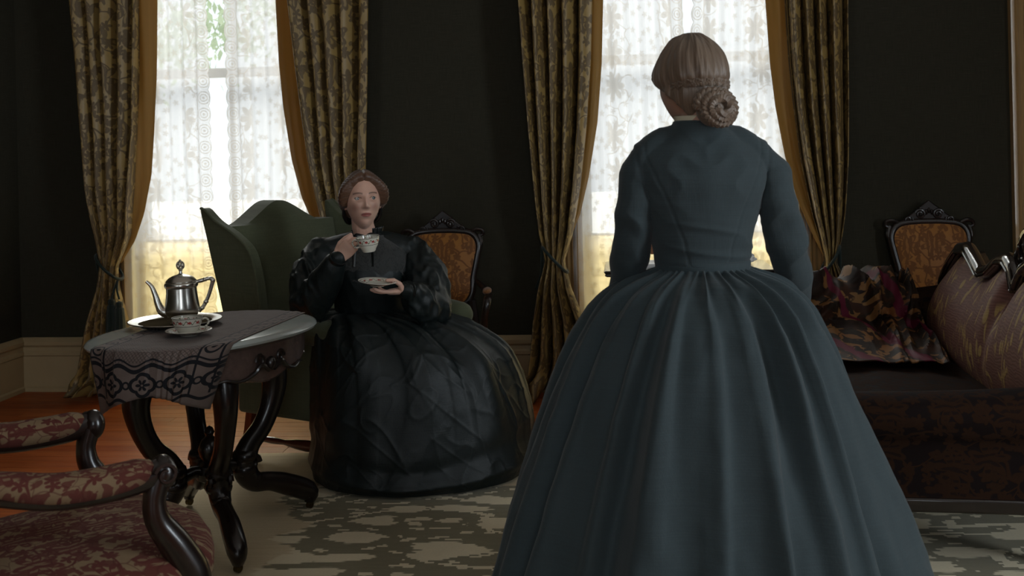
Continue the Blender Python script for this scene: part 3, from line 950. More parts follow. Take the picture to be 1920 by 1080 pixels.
for (a, b, c, d) in ((0.25, 0.56, 0.25, 1.05), (0.64, 0.95, 0.25, 1.05), (0.25, 0.56, 1.25, 2.55), (0.64, 0.95, 1.25, 2.55)):
    obj('door_panel', sbox(DX + a, DX + b, -0.038, -0.020, c, d), M['casing'], leaf, bevel=0.012)
obj('door_knob', ell((DX + 0.22, -0.07, 1.05), 0.03, 0.03, 0.03), M['brass'], leaf)
# casing strip on the left side wall, seen edge-on at the picture's left
mb = casing_run(-0.08, 0.08, 0, 2.75); mb.xf(Matrix.Translation((WL, -0.80, 0)) @ Matrix.Rotation(PI / 2, 4, 'Z'))
struct(room(obj('trim_1', mb, M['casing'], angle=25)))

# windows
MEET = W(400, 137, -0.15)[1]
def window(name, wc):
    r = struct(room(empty(name)))
    r.matrix_world = ROOM @ Matrix.Translation((wc, 0, 0))
    for s in (-1, 1):
        a = OP * s; mb = casing_run(min(a, a + 0.14 * s), max(a, a + 0.14 * s), 0, Z1 + 0.02)
        obj('window_casing', mb, M['casing'], r, angle=25)
        obj('window_jamb', sbox(min(a, a - 0.025 * s), max(a, a - 0.025 * s), 0.0, T, Z0, Z1), M['sash'], r)
    obj('window_header', sbox(-OP - 0.17, OP + 0.17, -0.06, 0, Z1, Z1 + 0.17), M['casing'], r, bevel=0.01)
    obj('window_sill', sbox(-OP - 0.15, OP + 0.15, -0.07, T, Z0 - 0.04, Z0), M['casing'], r, bevel=0.008)
    obj('window_apron', sbox(-OP, OP, -0.02, 0, 0.0, Z0 - 0.04), M['cream'], r, bevel=0.004)
    x = OP - 0.025
    for nm, za, zb, ya in (('lower_sash', Z0, MEET + 0.02, 0.12), ('upper_sash', MEET - 0.02, Z1, 0.165)):
        mb = MB(); sw = 0.05; y1 = ya + 0.04
        mb.join(sbox(-x, -x + sw, ya, y1, za, zb)); mb.join(sbox(x - sw, x, ya, y1, za, zb))
        mb.join(sbox(-x + sw, x - sw, ya, y1, za, za + 0.05)); mb.join(sbox(-x + sw, x - sw, ya, y1, zb - 0.05, zb))
        s = obj(nm, mb, M['sash'], r, smooth=False)
        obj('glazing_bar', sbox(-0.012, 0.012, ya + 0.004, y1 - 0.004, za + 0.05, zb - 0.05), M['sash'], s)
        for a, b in ((-x + sw, -0.012), (0.012, x - sw)):
            obj('pane', sbox(a, b, ya + 0.018, ya + 0.022, za + 0.05, zb - 0.05), M['glass'], s, smooth=False)
    return r
window('window_1', W1)
window('window_2', W2)
for k, (wx, wy, rz) in enumerate(((-1.6, -DEPTH, PI), (1.1, -DEPTH, PI), (WR_, -4.6, -PI / 2))):
    r = struct(empty('window_%d' % (k + 3)))  # unseen windows, added as openings for the fill lamps
    r.matrix_world = ROOM @ Matrix.Translation((wx, wy, 0)) @ Matrix.Rotation(rz, 4, 'Z')
    mb = MB()
    for s in (-1, 1): mb.join(sbox(min(.6 * s, .7 * s), max(.6 * s, .7 * s), -0.04, 0, 0.4, 3.1))
    mb.join(sbox(-.7, .7, -0.05, 0, 3.0, 3.12)); mb.join(sbox(-.7, .7, -0.07, 0.1, 0.42, 0.5))
    obj('window_casing', mb, M['casing'], r, smooth=False)

# half blinds behind the lace: cream cloth drawn up over the lower sash
BLIND_TOP = W(360, 452, 0.0)[1]
for wc, lab in ((W1, 'ruched cream half blind low in the window behind the silver pot'), (W2, 'ruched cream half blind low in the window behind the writing desk')):
    def fn(u, v, wc=wc):
        z = 0.08 + (BLIND_TOP - 0.08) * v
        k = n1(u * 3.0 + wc, v * 22.0) * 0.010 + n1(u * 9, v * 40, 3) * 0.004
        return (-0.565 + 1.13 * u, 0.075 + k, z)
    o = obj('half_blind', grid(fn, 40, 60), M['blind'], None, solid=0.0015)
    o.matrix_world = ROOM @ Matrix.Translation((wc, 0, 0))
    tag(o, lab, 'blind', 'cream half blinds in the windows')
    obj('blind_rod', tube([(-0.575, 0.075, BLIND_TOP), (0.575, 0.075, BLIND_TOP)], 0.007, 8), M['sash'], o)

# lace curtains: two panels per window
def lace(wc, wa, wb, seed, label, edge_at_b, edge_curve=None):
    """panel between wall stations wa..wb; scalloped edge on the b or a side"""
    Lw = abs(wb - wa) * 1.25
    def fn(u, v):
        z = 0.03 + (3.06 - 0.03) * v
        e = edge_curve(z) if edge_curve else 0.0
        if edge_at_b: a, b = wa, wb + e
        else: a, b = wa + e, wb
        x = a + (b - a) * u
        y = -0.03 + 0.016 * math.sin(u * 2 * PI * abs(wb - wa) / 0.085 + seed + 0.6 * n1(z * 0.8, seed)) + 0.008 * n1(u * 5, z * 1.5, seed)
        return (x, y, z)
    mb = grid(fn, 70, 50)
    mb.uv = [(((1 - u) if edge_at_b else u) * Lw, v * 3.03) for u, v in mb.uv]
    o = obj('lace_curtain', mb, m_lace('cotton_lace', seed=seed), None, fixn=False)
    room(o)
    return tag(o, label, 'curtain', 'white lace curtains')
g0 = W(401, 300, 0.03)[0]; g1 = W(430, 300, 0.03)[0]
lace(W1, W1 - 0.66, g0, 1.3, 'white lace curtain panel hanging left of the gap, behind the silver pot', True, lambda z: -0.01 - 0.015 * (z - 1.2))
lace(W1, g1, W1 + 0.66, 4.1, 'white lace curtain panel right of the gap, above the green wingback', False, lambda z: 0.0 - 0.015 * (z - 1.2) - 0.02 * max(0, 1.3 - z))
h0 = W(1287, 60, 0.03)[0]
lace(W2, W2 - 0.66, h0 - 0.004, 7.7, 'white lace curtain panel left of the standing woman\'s head', True, lambda z: -0.025 * max(0, z - 1.7))
lace(W2, h0 + 0.004, W2 + 0.66, 2.9, 'white lace curtain panel right of the standing woman\'s head', False, lambda z: 0.06 * max(0, z - 1.7))

# ------------------------------------------------------------------ brocade drapes
def prof_at(tab, z):
    zs = [t[0] for t in tab][::-1]
    return [float(np.interp(z, zs, [t[i] for t in tab][::-1])) for i in range(1, len(tab[0]))]

def drape(rows, side, label, tie_px, seed, lining_rows, tassel=True, q=0.17):
    """rows: (y, x_left, x_right) of the brocade in the photograph; side: -1 the window lies to the left, +1 to the right"""
    tab = []
    for y, a, b in rows:
        wa, z = W(a, y, q); wb, _ = W(b, y, q); tab.append((z, wa, wb))
    t0, t1 = tab[0], tab[1]
    dz = 3.12 - t0[0]
    k = [(t0[i] - t1[i]) / (t0[0] - t1[0]) * 0.75 for i in (1, 2)]
    tab = [(3.12, t0[1] + k[0] * dz, t0[2] + k[1] * dz)] + tab
    tw, tz = W(tie_px[0], tie_px[1], q)
    zmin = tab[-1][0]
    bw, bz = 0.5 * (tab[-1][1] + tab[-1][2]), 0.0
    root = empty('brocade_drape')
    base = Vector((bw, -q, 0)); root.matrix_world = ROOM @ Matrix.Translation(base)
    nf = 4.5
    def fn(u, v):
        z = 3.12 * (1 - v) + 0.012
        a, b = prof_at(tab, max(z, zmin))
        near = math.exp(-((z - tz) / 0.22) ** 2)
        amp = 0.078 * (1 - 0.62 * near) + 0.03 * max(0, 0.5 - z)
        ph = u * nf * 2 * PI + 0.9 * n1(u * 3, z * 0.35, seed) + seed
        s = math.sin(ph)
        fo = 2 * abs(math.sin(ph / 2)) ** 0.55 - 1
        x = a + (b - a) * u + 0.30 * (b - a) / nf * math.cos(ph) * 0.55
        y = -amp * fo - 0.015 * n1(u * 8, z * 2.2, seed) - 0.035 * near * math.sin(PI * u)
        if z < 0.22:                                    # puddle on the floor
            g = (0.22 - z) / 0.22
            x += (u - 0.5) * 0.14 * g * g
            y -= 0.12 * g * g * (0.6 + 0.5 * n1(u * 7, 0.3, seed)) * (0.4 + u * (1 - u) * 2.4)
            x += 0.03 * g * n1(u * 9, z * 14, seed + 3)
            y += 0.03 * g * n1(u * 11, z * 16, seed + 5)
            if side > 0 or side < 0:
                z = z + 0.022 * g * (1 + n1(u * 10, z * 20, seed + 9))
        return (x - base.x, y - 0.0, z)
    mb = grid(fn, 108, 110)
    mb.uv = [(u * 1.05, v * 3.1) for u, v in mb.uv]
    face = obj('brocade', mb, M['drape'], root, fixn=False, solid=0.004)
    # turned-back lining along the leading edge
    lt = []
    for y, a, b in lining_rows:
        wa, z = W(a, y, q - 0.07); wb, _ = W(b, y, q - 0.07); lt.append((z, wa, wb))
    l0 = lt[0]; lt = [(3.12, l0[1] + k[0 if side > 0 else 1] * dz * 0.2, l0[2])] + lt
    zl = lt[-1][0]
    def fl(u, v):
        z = zl + (3.12 - zl) * (1 - v)
        a, b = prof_at(lt, z)
        x = a + (b - a) * u
        w = u if side > 0 else 1 - u
        y = 0.065 - 0.03 * math.sin(w * PI * 0.9) - 0.012 * n1(u * 3, z * 1.6, seed + 1) - 0.05 * (1 - w) ** 2
        return (x - base.x, y, z)
    obj('lining', grid(fl, 16, 80), M['lining'], root, fixn=False, solid=0.003)
    # tie-back cord round the waist of the drape
    a, b = prof_at(tab, tz)
    cx, rx = 0.5 * (a + b) - base.x, 0.5 * (b - a) + 0.016
    dn = 0.07 * (1 if side > 0 else -1)
    path = []
    for i in range(33):
        th = 2 * PI * i / 32
        x = cx + rx * math.cos(th)
        path.append((x, -0.012 - 0.075 * math.sin(th), tz - dn * math.cos(th) * 1.0))
    cord = obj('tieback_cord', tube(path, 0.0085, 8), M['cord'], root)
    wx = cx - (rx + 0.0) * (1 if side > 0 else -1)
    obj('cord_tail', tube(catmull([(wx, -0.02, tz + 0.07), (wx - 0.005 * side, 0.0, tz), (wx - 0.012 * side, 0.04, tz - 0.08), (wx - 0.05 * side, 0.10, tz - 0.17)], 14), 0.009, 8), M['cord'], cord)
    if tassel:
        tx = cx + (rx - 0.005) * side; tz2 = tz - 0.075
        for dx, dl in ((-0.022, 0.0), (0.024, -0.015)):
            obj('tassel_cord', tube(catmull([(tx, -0.05, tz2), (tx + dx * 0.4, -0.075, tz2 - 0.05), (tx + dx, -0.08, tz2 - 0.10)], 8), 0.006, 6), M['cord'], cord)
            mb = lathe([(0.004, 0), (0.016, -0.006), (0.020, -0.02), (0.017, -0.034), (0.024, -0.042), (0.030, -0.10), (0.034, -0.20), (0.030, -0.235), (0.004, -0.238)], 20)
            mb.v = [(x * (1 + 0.08 * math.sin(9 * math.atan2(y, x))), y * (1 + 0.08 * math.sin(9 * math.atan2(y, x))), z) for x, y, z in mb.v]
            mb.xf(Matrix.Translation((tx + dx, -0.08, tz2 - 0.095 + dl)))
            obj('tassel', mb, M['cord'], cord)
    return tag(root, label, 'drape', 'gold brocade drapes')

drape([(0, 138, 268), (150, 152, 266), (250, 160, 262), (350, 170, 256), (440, 184, 246), (500, 190, 224), (540, 186, 226), (600, 172, 236), (680, 158, 240), (738, 152, 236)],
      1, 'gold floral brocade drape nearest the left corner, beside the silver pot', (207, 500), 0.4,
      [(0, 262, 297), (150, 262, 296), (250, 258, 291), (330, 254, 286), (400, 248, 273), (450, 240, 256), (492, 222, 230)])
drape([(0, 549, 697), (120, 562, 696), (200, 572, 694), (300, 585, 690), (380, 602, 688), (440, 616, 684), (500, 640, 676), (560, 634, 690), (640, 622, 704), (740, 612, 716)],
      -1, 'gold floral brocade drape behind the seated woman\'s head', (655, 500), 2.1,
      [(0, 518, 562), (120, 524, 572), (200, 532, 580), (300, 549, 590), (370, 568, 604), (420, 590, 618), (490, 634, 646)])
drape([(0, 978, 1106), (120, 986, 1104), (250, 996, 1096), (350, 1005, 1086), (440, 1014, 1072), (488, 1024, 1058), (540, 1012, 1070), (600, 1004, 1094), (660, 1000, 1104), (742, 990, 1108)],
      1, 'gold floral brocade drape left of the standing woman', (1040, 486), 3.3,
      [(0, 1100, 1131), (120, 1098, 1128), (230, 1092, 1120), (330, 1084, 1104), (400, 1076, 1088), (470, 1052, 1060)], tassel=False)
drape([(0, 1468, 1586), (120, 1476, 1587), (200, 1484, 1587), (300, 1498, 1587), (400, 1520, 1582), (450, 1535, 1576), (490, 1546, 1566), (540, 1540, 1592), (600, 1535, 1604), (720, 1530, 1616)],
      -1, 'gold floral brocade drape right of the standing woman, above the patterned throw', (1556, 486), 5.2,
      [(0, 1434, 1478), (120, 1443, 1486), (200, 1453, 1494), (290, 1470, 1506), (370, 1492, 1524), (430, 1518, 1540), (478, 1542, 1552)])
rod_z = 3.14
for wc, lab in ((W1, 'dark curtain pole above the window at left'), (W2, 'dark curtain pole above the window at right')):
    r = empty('curtain_pole'); r.matrix_world = ROOM @ Matrix.Translation((wc, -0.14, rod_z))
    obj('pole', tube([(-0.98, 0, 0), (0.98, 0, 0)], 0.022, 12), M['mahogany'], r)
    for s in (-1, 1):
        obj('finial', ell((s * 1.02, 0, 0), 0.045, 0.035, 0.035), M['mahogany'], r)
        obj('bracket', sbox(s * 0.9 - 0.012, s * 0.9 + 0.012, 0, 0.14, -0.02, 0.02), M['mahogany'], r)
    tag(r, lab, 'curtain pole', 'curtain poles')

# ------------------------------------------------------------------ outside
lawn = struct(obj('ground_outside', box(-40, 40, WALL_D + 1.2, 60, -0.9, -0.8), M['gravel'], smooth=False))
def tree(loc, h, rx, n, label, seed):
    rg = random.Random(seed)
    r = empty('tree', loc)
    obj('trunk', tube([(0, 0, 0), (0.1, 0, h * 0.4), (0.0, 0.1, h * 0.75)], [0.25, 0.18, 0.08], 10), M['bark'], r)
    mb = MB(); cl = [(rg.uniform(-rx, rx), rg.uniform(-rx, rx), h * 0.70 + rg.uniform(-1, 1) * h * 0.20) for _ in range(26)]
    for _ in range(n):
        c = rg.choice(cl); p = Vector((c[0] + rg.gauss(0, .42), c[1] + rg.gauss(0, .42), c[2] + rg.gauss(0, .36)))
        e = Euler((rg.uniform(0, 6), rg.uniform(0, 6), rg.uniform(0, 6))).to_matrix(); s = rg.uniform(0.07, 0.13)
        mb.add([p + e @ Vector(q) * s for q in ((-1, 0, 0), (0, -.45, .1), (1, 0, 0), (0, .45, .1))], [(0, 1, 2, 3)])
    obj('foliage', mb, M['leaf'], r, smooth=False, fixn=False, angle=None)
    return tag(r, label, 'tree')
tp = P(585, 60, 20.0)
tree((tp.x, tp.y, -0.8), 8.6, 3.0, 5200, 'leafy green tree outside, seen through the gap in the lace', 11)

# ------------------------------------------------------------------ rug (local x along the window wall, y = 0 near the camera)
ra = PZ(425, 853, 0); rb = PZ(985, 848, 0)
rdir = math.atan2(rb.y - ra.y, rb.x - ra.x)
rug_o = Vector((ra.x, ra.y, 0)) + Vector((math.sin(rdir), -math.cos(rdir), 0)) * 3.1
RUGW, RUGL = 3.6, 3.1
def rugf(u, v):
    return (u * RUGW, v * RUGL, 0.004 + 0.0008 * n1(u * 9, v * 9))
mb = grid(rugf, 60, 60)
rug = obj('area_rug', mb, M['rug'], None, fixn=False, solid=0.006)
rug.location = (rug_o.x, rug_o.y, 0.0); rug.rotation_euler = (0, 0, rdir)
tag(rug, 'sand and olive flatweave rug with jagged leaf motifs on the wooden floor', 'rug')
fr = MB(); rg = random.Random(5)
for k in range(260):
    yv = rg.uniform(0, RUGL)
    fr.join(tube([(0.004, yv, 0.007), (-0.03, yv + rg.uniform(-.008, .008), 0.005), (-0.05, yv + rg.uniform(-.012, .012), 0.003)], 0.0022, 5))
o = obj('fringe', fr, M['linen'], rug); o['kind'] = 'stuff'

# ------------------------------------------------------------------ wingback armchair
Fd = Vector((0.86, -0.51, 0)).normalized()
def facing(f):                        # yaw that turns local -Y to the direction f
    return math.atan2(f.x, -f.y)
wing_yaw = facing(Fd)
WC = PZ(462, 858, 0.0)               # rear leg on the near side
wb_o = Vector((WC.x, WC.y, 0.008)) + Vector((math.cos(wing_yaw), math.sin(wing_yaw), 0)) * 0.30 + Fd * 0.32
wb = empty('wingback_armchair', wb_o, wing_yaw)
wb.location.x += 0.02; wb.scale = (1, 1, 0.978)
tag(wb, 'olive green velvet wingback armchair with camel back, the seated woman in it', 'armchair')
GV = M['green_velvet']
obj('seat_frame', sbox(-0.34, 0.34, -0.36, 0.34, 0.21, 0.37), GV, wb, bevel=0.03)
cush = pillow([(x * 0.285, -0.02 + y * 0.33) for x, y in [(math.copysign(abs(math.cos(a)) ** .35, math.cos(a)), math.copysign(abs(math.sin(a)) ** .35, math.sin(a))) for a in np.linspace(0, 2 * PI, 48, endpoint=False)]], 0.36, 0.43, 0.035, 'xy')
obj('seat_cushion', cush, GV, wb)
def camel(x):
    return 1.045 + 0.105 * math.exp(-(x / 0.165) ** 2) - 0.01 * math.exp(-((abs(x) - 0.25) / 0.06) ** 2)
out = [(-0.34, 0.30)] + [(x, camel(x)) for x in np.linspace(-0.36, 0.36, 41)] + [(0.34, 0.30)]
mb = pillow(out, 0.07, -0.03, 0.045, 'xz', 10)
mb.xf(Matrix.Translation((0, 0.33, 0)) @ Matrix.Shear('XZ', 4, (0, 0)) if False else Matrix.Translation((0, 0.27, 0)))
rake = Matrix(((1, 0, 0, 0), (0, 1, 0.20, -0.07), (0, 0, 1, 0), (0, 0, 0, 1)))
mb.xf(rake)
bk_ = obj('backrest', mb, GV, wb, bevel=0.05); bk_.modifiers['bevel'].segments = 6
for s in (-1, 1):
    # wing outline in (y, z): y to the back
    wo = catmull([(0.37, 0.30), (0.40, 0.62), (0.46, 0.98), (0.485, 1.115), (0.465, 1.128), (0.40, 1.075), (0.30, 1.020), (0.215, 0.945), (0.185, 0.82), (0.175, 0.66), (0.13, 0.52), (0.12, 0.30)], 60)
    wo = [tuple(p) for p in wo]
    mb = pillow(wo, 0.0, 0.055, 0.018, 'yz', 5)
    mb.v = [(v[0] if True else 0, v[1], v[2]) for v in mb.v]
    mb.v = [((0.335 + (0.055 - v[0]) * 0.9 + 0.10 * max(0, v[2] - 0.55) * 0.9) * s, v[1] - 0.03, v[2]) for v in mb.v]
    w = obj('wing', mb, GV, wb, bevel=0.02); w.modifiers['bevel'].segments = 4
    rim = [((0.335 + 0.052 + 0.10 * max(0, p[1] - 0.55) * 0.9 - 0.004) * s, p[0] - 0.03, p[1]) for p in wo[18:58]]
    obj('piping', tube(rim, 0.006, 7), GV, w)
    # scrolled arm
    ap = [(0.375 * s, 0.22, 0.60), (0.375 * s, 0.0, 0.61), (0.38 * s, -0.25, 0.60), (0.385 * s, -0.36, 0.585)]
    a = obj('arm', capsule(catmull(ap, 16), [0.055, 0.058, 0.062, 0.06], 16), GV, wb)
    obj('arm_panel', sbox(min(.325 * s, .395 * s), max(.325 * s, .395 * s), -0.36, 0.30, 0.22, 0.60), GV, a, bevel=0.02)
LEG = M['red_mahogany']
for s in (-1, 1):
    for yy, tilt in ((-0.30, 0), (0.31, 0.05)):
        obj('leg', tube([(0.295 * s, yy, 0.215), (0.295 * s, yy + tilt * 0.4, 0.12), (0.30 * s, yy + tilt, 0.0)], [0.026, 0.023, 0.019], 4, up=(1, 1, 0)), LEG, wb)
    prof2 = [0.011, 0.013, 0.016, 0.012, 0.022, 0.026, 0.020, 0.012, 0.014, 0.011]
    obj('stretcher', tube([(0.297 * s, 0.325 - 0.62 * k / 18, 0.085) for k in range(19)], prof2, 10), LEG, wb)
obj('stretcher', tube([(-0.29, 0.0, 0.085), (0.29, 0.0, 0.085)], 0.012, 10), LEG, wb)

# ------------------------------------------------------------------ marble-topped parlour table
TC = PZ(388, 616, 0.735)
TZ = 0.735
tyaw = R(-28)
tb = empty('parlour_table', (TC.x, TC.y, 0), tyaw)
tag(tb, 'oval marble-topped parlour table with carved scroll legs, silver service on it', 'table')
AX, AY = 0.315, 0.425
def turtle(a, k=1.0, add=0.0):
    e = 0.90
    c, s = math.cos(a), math.sin(a)
    return (math.copysign(abs(c) ** e, c) * (AX * k + add), math.copysign(abs(s) ** e, s) * (AY * k + add))
lay = [(-0.012, 0.0), (0.0, 0.006), (0.004, 0.014), (0.0, 0.021), (-0.008, 0.0255), (-0.02, 0.027)]
mb = MB(); n = 72; vsx = []; f = []
for add, z in lay:
    vsx += [(*turtle(2 * PI * i / n, 1, add), TZ - 0.027 + z) for i in range(n)]
for j in range(len(lay) - 1):
    f += [(j * n + i, j * n + (i + 1) % n, (j + 1) * n + (i + 1) % n, (j + 1) * n + i) for i in range(n)]
f += [tuple(range(n))[::-1], tuple((len(lay) - 1) * n + i for i in range(n))]
obj('marble_top', mb.add(vsx, f), M['marble'], tb, angle=35)
lay = [(-0.045, -0.135), (-0.040, -0.128), (-0.040, -0.040), (-0.030, -0.034), (-0.034, -0.028), (-0.030, -0.027)]
mb = MB(); vsx = []; f = []; n = 96
for j, (add, z) in enumerate(lay):
    for i in range(n):
        a = 2 * PI * i / n
        zz = z + ((0.022 * math.cos(4 * a + PI) - 0.006 * math.cos(12 * a)) if j < 2 else 0)
        vsx.append((*turtle(a, 1, add), TZ + zz))
for j in range(len(lay) - 1):
    f += [(j * n + i, j * n + (i + 1) % n, (j + 1) * n + (i + 1) % n, (j + 1) * n + i) for i in range(n)]
f += [tuple(range(n))[::-1], tuple((len(lay) - 1) * n + i for i in range(n))]
apron = obj('apron', mb.add(vsx, f), M['apron_wood'], tb, angle=30)
# carved swags applied on the apron, one between each pair of legs
for a0 in (0, PI / 2, PI, 3 * PI / 2):
    def on(a, z, out=0.008):
        x, y = turtle(a, 1, -0.040 + out); return (x, y, TZ + z)
    mb = MB()
    for s in (-1, 1):
        mb.join(tube(catmull([on(a0 + s * 0.02, -0.118, .012), on(a0 + s * 0.10, -0.098, .014), on(a0 + s * 0.17, -0.122, .012), on(a0 + s * 0.30, -0.138, .010), on(a0 + s * 0.44, -0.128, .006), on(a0 + s * 0.55, -0.133, .002)], 26), [0.010, 0.0085, 0.008, 0.006, 0.005, 0.003], 8))
        mb.join(tube([on(a0 + s * (0.10 + 0.045 * (1 - k / 16) * math.cos(k * 0.55)), -0.085 + 0.026 * (1 - k / 16) * math.sin(k * 0.55), .012) for k in range(17)], [0.006, 0.004], 6))
    x, y, z = on(a0, -0.10, .012); mb.join(ell((x, y, z), 0.018, 0.018, 0.024, 10, 8))
    obj('carved_swag', mb, M['walnut'], apron)
def legpath(ang, rf):
    c, s = math.cos(ang), math.sin(ang)
    key = [(0.232, 0.635), (0.250, 0.565), (0.258, 0.50), (0.240, 0.425), (0.205, 0.355), (0.155, 0.300), (0.132, 0.245), (0.140, 0.195), (0.175, 0.160), (0.235, 0.148), (0.295, 0.125), (rf, 0.075), (rf + 0.005, 0.035)]
    rad = [0.050, 0.046, 0.040, 0.034, 0.032, 0.034, 0.040, 0.038, 0.032, 0.030, 0.034, 0.033, 0.018]
    pts = catmull(key, 48); rr = catmull([(r, 0) for r in rad], 48)
    return [(c * p[0], s * p[0], p[1]) for p in pts], [r[0] for r in rr]
fp = [PZ(446, 1078, 0), PZ(579, 958, 0)]
loc = [Matrix.Rotation(-tyaw, 3, 'Z') @ (Vector((p.x, p.y, 0)) - Vector((TC.x, TC.y, 0))) for p in fp]
feet = [loc[0], loc[1], -loc[0], -loc[1]]
for p in feet:
    ang, rf = math.atan2(p.y, p.x), min(0.40, math.hypot(p.x, p.y))
    path, rr = legpath(ang, rf)
    lg = obj('leg', tube(path, rr, 12, up=(-math.sin(ang), math.cos(ang), 0), flat=1.15), M['mahogany'], tb)
    c, s = math.cos(ang), math.sin(ang)
    kn = MB()
    for r_, z_, sz in ((0.135, 0.262, 0.048), (0.132, 0.215, 0.046), (0.165, 0.178, 0.034)):
        kn.join(ell((c * r_, s * r_, z_), sz, sz, sz * 0.72, 12, 8))
    obj('carved_knee', kn, M['mahogany'], lg)
    for s2 in (-1, 1):
        obj('knee_volute', tube([(c * (0.155 + 0.02 * (1 - k / 14) * math.cos(k * .6)) - s * 0.032 * s2, s * (0.155 + 0.02 * (1 - k / 14) * math.cos(k * .6)) + c * 0.032 * s2, 0.24 + 0.026 * (1 - k / 14) * math.sin(k * .6)) for k in range(15)], [0.011, 0.006], 7), M['mahogany'], lg)
    for s2 in (-1, 1):
        obj('foot_volute', tube([(c * (0.315 + 0.016 * (1 - k / 12) * math.cos(k * .6)) - s * 0.022 * s2, s * (0.315 + 0.016 * (1 - k / 12) * math.cos(k * .6)) + c * 0.022 * s2, 0.105 + 0.02 * (1 - k / 12) * math.sin(k * .6)) for k in range(13)], [0.008, 0.005], 6), M['mahogany'], lg)
    cs = MB(); e = (c * (rf + 0.005), s * (rf + 0.005))
    cs.join(lathe([(0.004, 0.045), (0.014, 0.043), (0.014, 0.030), (0.008, 0.026), (0.008, 0.012), (0.003, 0.012)], 12, e[0], e[1]))
    w = tube([(-0.008, 0, 0), (0.008, 0, 0)], 0.014, 14); w.xf(Matrix.Translation((e[0], e[1], 0.024)))
    cs.join(w); obj('castor', cs, M['brass'], lg)
ctr = MB()
for p in feet:
    ang = math.atan2(p.y, p.x); c, s = math.cos(ang), math.sin(ang)
    ctr.join(tube([(c * r_, s * r_, z_) for r_, z_ in ((0.02, 0.235), (0.06, 0.246), (0.10, 0.236), (0.14, 0.225))], [0.026, 0.021, 0.022, 0.026], 10))
ctr.join(lathe([(0.002, 0.16), (0.016, 0.165), (0.024, 0.18), (0.016, 0.195), (0.045, 0.21), (0.055, 0.235), (0.045, 0.26), (0.022, 0.272), (0.034, 0.29), (0.040, 0.315), (0.028, 0.345), (0.012, 0.36), (0.018, 0.372), (0.012, 0.388), (0.002, 0.395)], 20))
obj('stretcher_urn', ctr, M['mahogany'], tb)

# ------------------------------------------------------------------ printed runner over the table
e0, e1 = PZ(410, 655, TZ), PZ(580, 584, TZ)
rdv = Vector((e1.x - e0.x, e1.y - e0.y, 0)).normalized(); rsv = Vector((-rdv.y, rdv.x, 0))     # rsv points left
RWD = 0.425
def table_edge(p):   # >0 outside the oval; local measure
    q = Matrix.Rotation(-tyaw, 3, 'Z') @ (Vector((p[0], p[1], 0)) - Vector((TC.x, TC.y, 0)))
    return (abs(q.x) / (AX + 0.004)) ** 2.2 + (abs(q.y) / (AY + 0.004)) ** 2.2
def runner_line(a):
    """walk from the far end of strip a towards the camera, record where it leaves the oval"""
    base = Vector((e1.x, e1.y, 0)) + rsv * a
    t = 0.25
    while t > -1.6:
        p = base + rdv * t
        if table_edge(p) <= 1 and table_edge(base + rdv * (t - 0.01)) > 1: return t
        t -= 0.01
    return -0.7
NA, NB = 44, 90
drop = 0.205
vsx, uvx = [], []
for i in range(NA + 1):
    a = RWD * i / NA
    te = runner_line(min(max(a, 0.0), RWD - 0.035) )
    base = Vector((e1.x, e1.y, 0)) + rsv * a
    # far start: just inside the far rim
    t = 0.30
    while t > te and table_edge(base + rdv * t) > 0.985: t -= 0.005
    tf = t
    wv = 0.5 - 0.5 * math.cos(2 * PI * i / NA)
    L2 = drop * (0.72 + 0.33 * abs(2 * i / NA - 1) ** 1.6)
    for j in range(NB + 1):
        g = j / NB; tot = (tf - te) + L2; sdist = g * tot
        if sdist <= tf - te:
            p = base + rdv * (tf - sdist); z = TZ + 0.0022 + 0.0010 * n1(a * 40, sdist * 30)
            edge = max(0, 0.03 - (tf - te - sdist)) / 0.03
            z -= 0.004 * edge ** 2
        else:
            h = sdist - (tf - te)
            bend = min(h, 0.03)
            p = base + rdv * (te - bend * 0.55 - 0.004 - 0.012 * wv * min(1, h / 0.1) - 0.020 * math.sin(a / RWD * 3.1 * PI + 0.6) * min(1, h / 0.15) * 0.8)
            z = TZ - 0.002 - max(0, h - 0.008)
            cen = (a - RWD * 0.5)
            p = p + rsv * (0.075 * (1 - a / RWD) ** 1.5 - 0.03 * (a / RWD)) * h / drop
        vsx.append((p.x, p.y, z)); uvx.append((a, tot - sdist - (L2 - drop)))
f = []
for i in range(NA):
    for j in range(NB):
        q = i * (NB + 1) + j; f.append((q, q + 1, q + NB + 2, q + NB + 1))
mb = MB().add(vsx, f, uvx)
run = empty('x'); bpy.data.objects.remove(run)
o = obj('table_runner', mb, M['runner'], None, fixn=False, solid=0.0016)
tag(o, 'mauve cloth runner printed with black medallions draped over the marble table', 'table runner')
RZ = TZ + 0.0042

# ------------------------------------------------------------------ silver tray and coffee pot
trc = PZ(329, 603, RZ + 0.012)
tr = obj('silver_tray', lathe([(0.001, 0.003), (0.105, 0.003), (0.118, 0.006), (0.128, 0.014), (0.152, 0.019), (0.160, 0.021), (0.163, 0.019), (0.160, 0.016), (0.130, 0.009), (0.118, 0.001), (0.001, 0.0)], 64), M['silver'])
tr.location = (trc.x, trc.y, RZ); obj('tray_well', lathe([(0.001, 0.0032), (0.105, 0.0032), (0.117, 0.0058), (0.126, 0.0125), (0.126, 0.0120), (0.117, 0.0050), (0.001, 0.0030)], 64), M['tray_dark'], tr)  # thin disc laid in to carry the painted dark reflection
tag(tr, 'round silver tray under the coffee pot on the runner', 'tray')
pc = PZ(341, 588, RZ + 0.005)
pot = empty('coffee_pot', (trc.x + 0.024, trc.y + 0.01, RZ + 0.0032), 0)
pot.rotation_euler = (0, R(-1.5), R(4))
tag(pot, 'tall silver coffee pot with curved spout and openwork finial', 'coffee pot')
SV = M['silver']
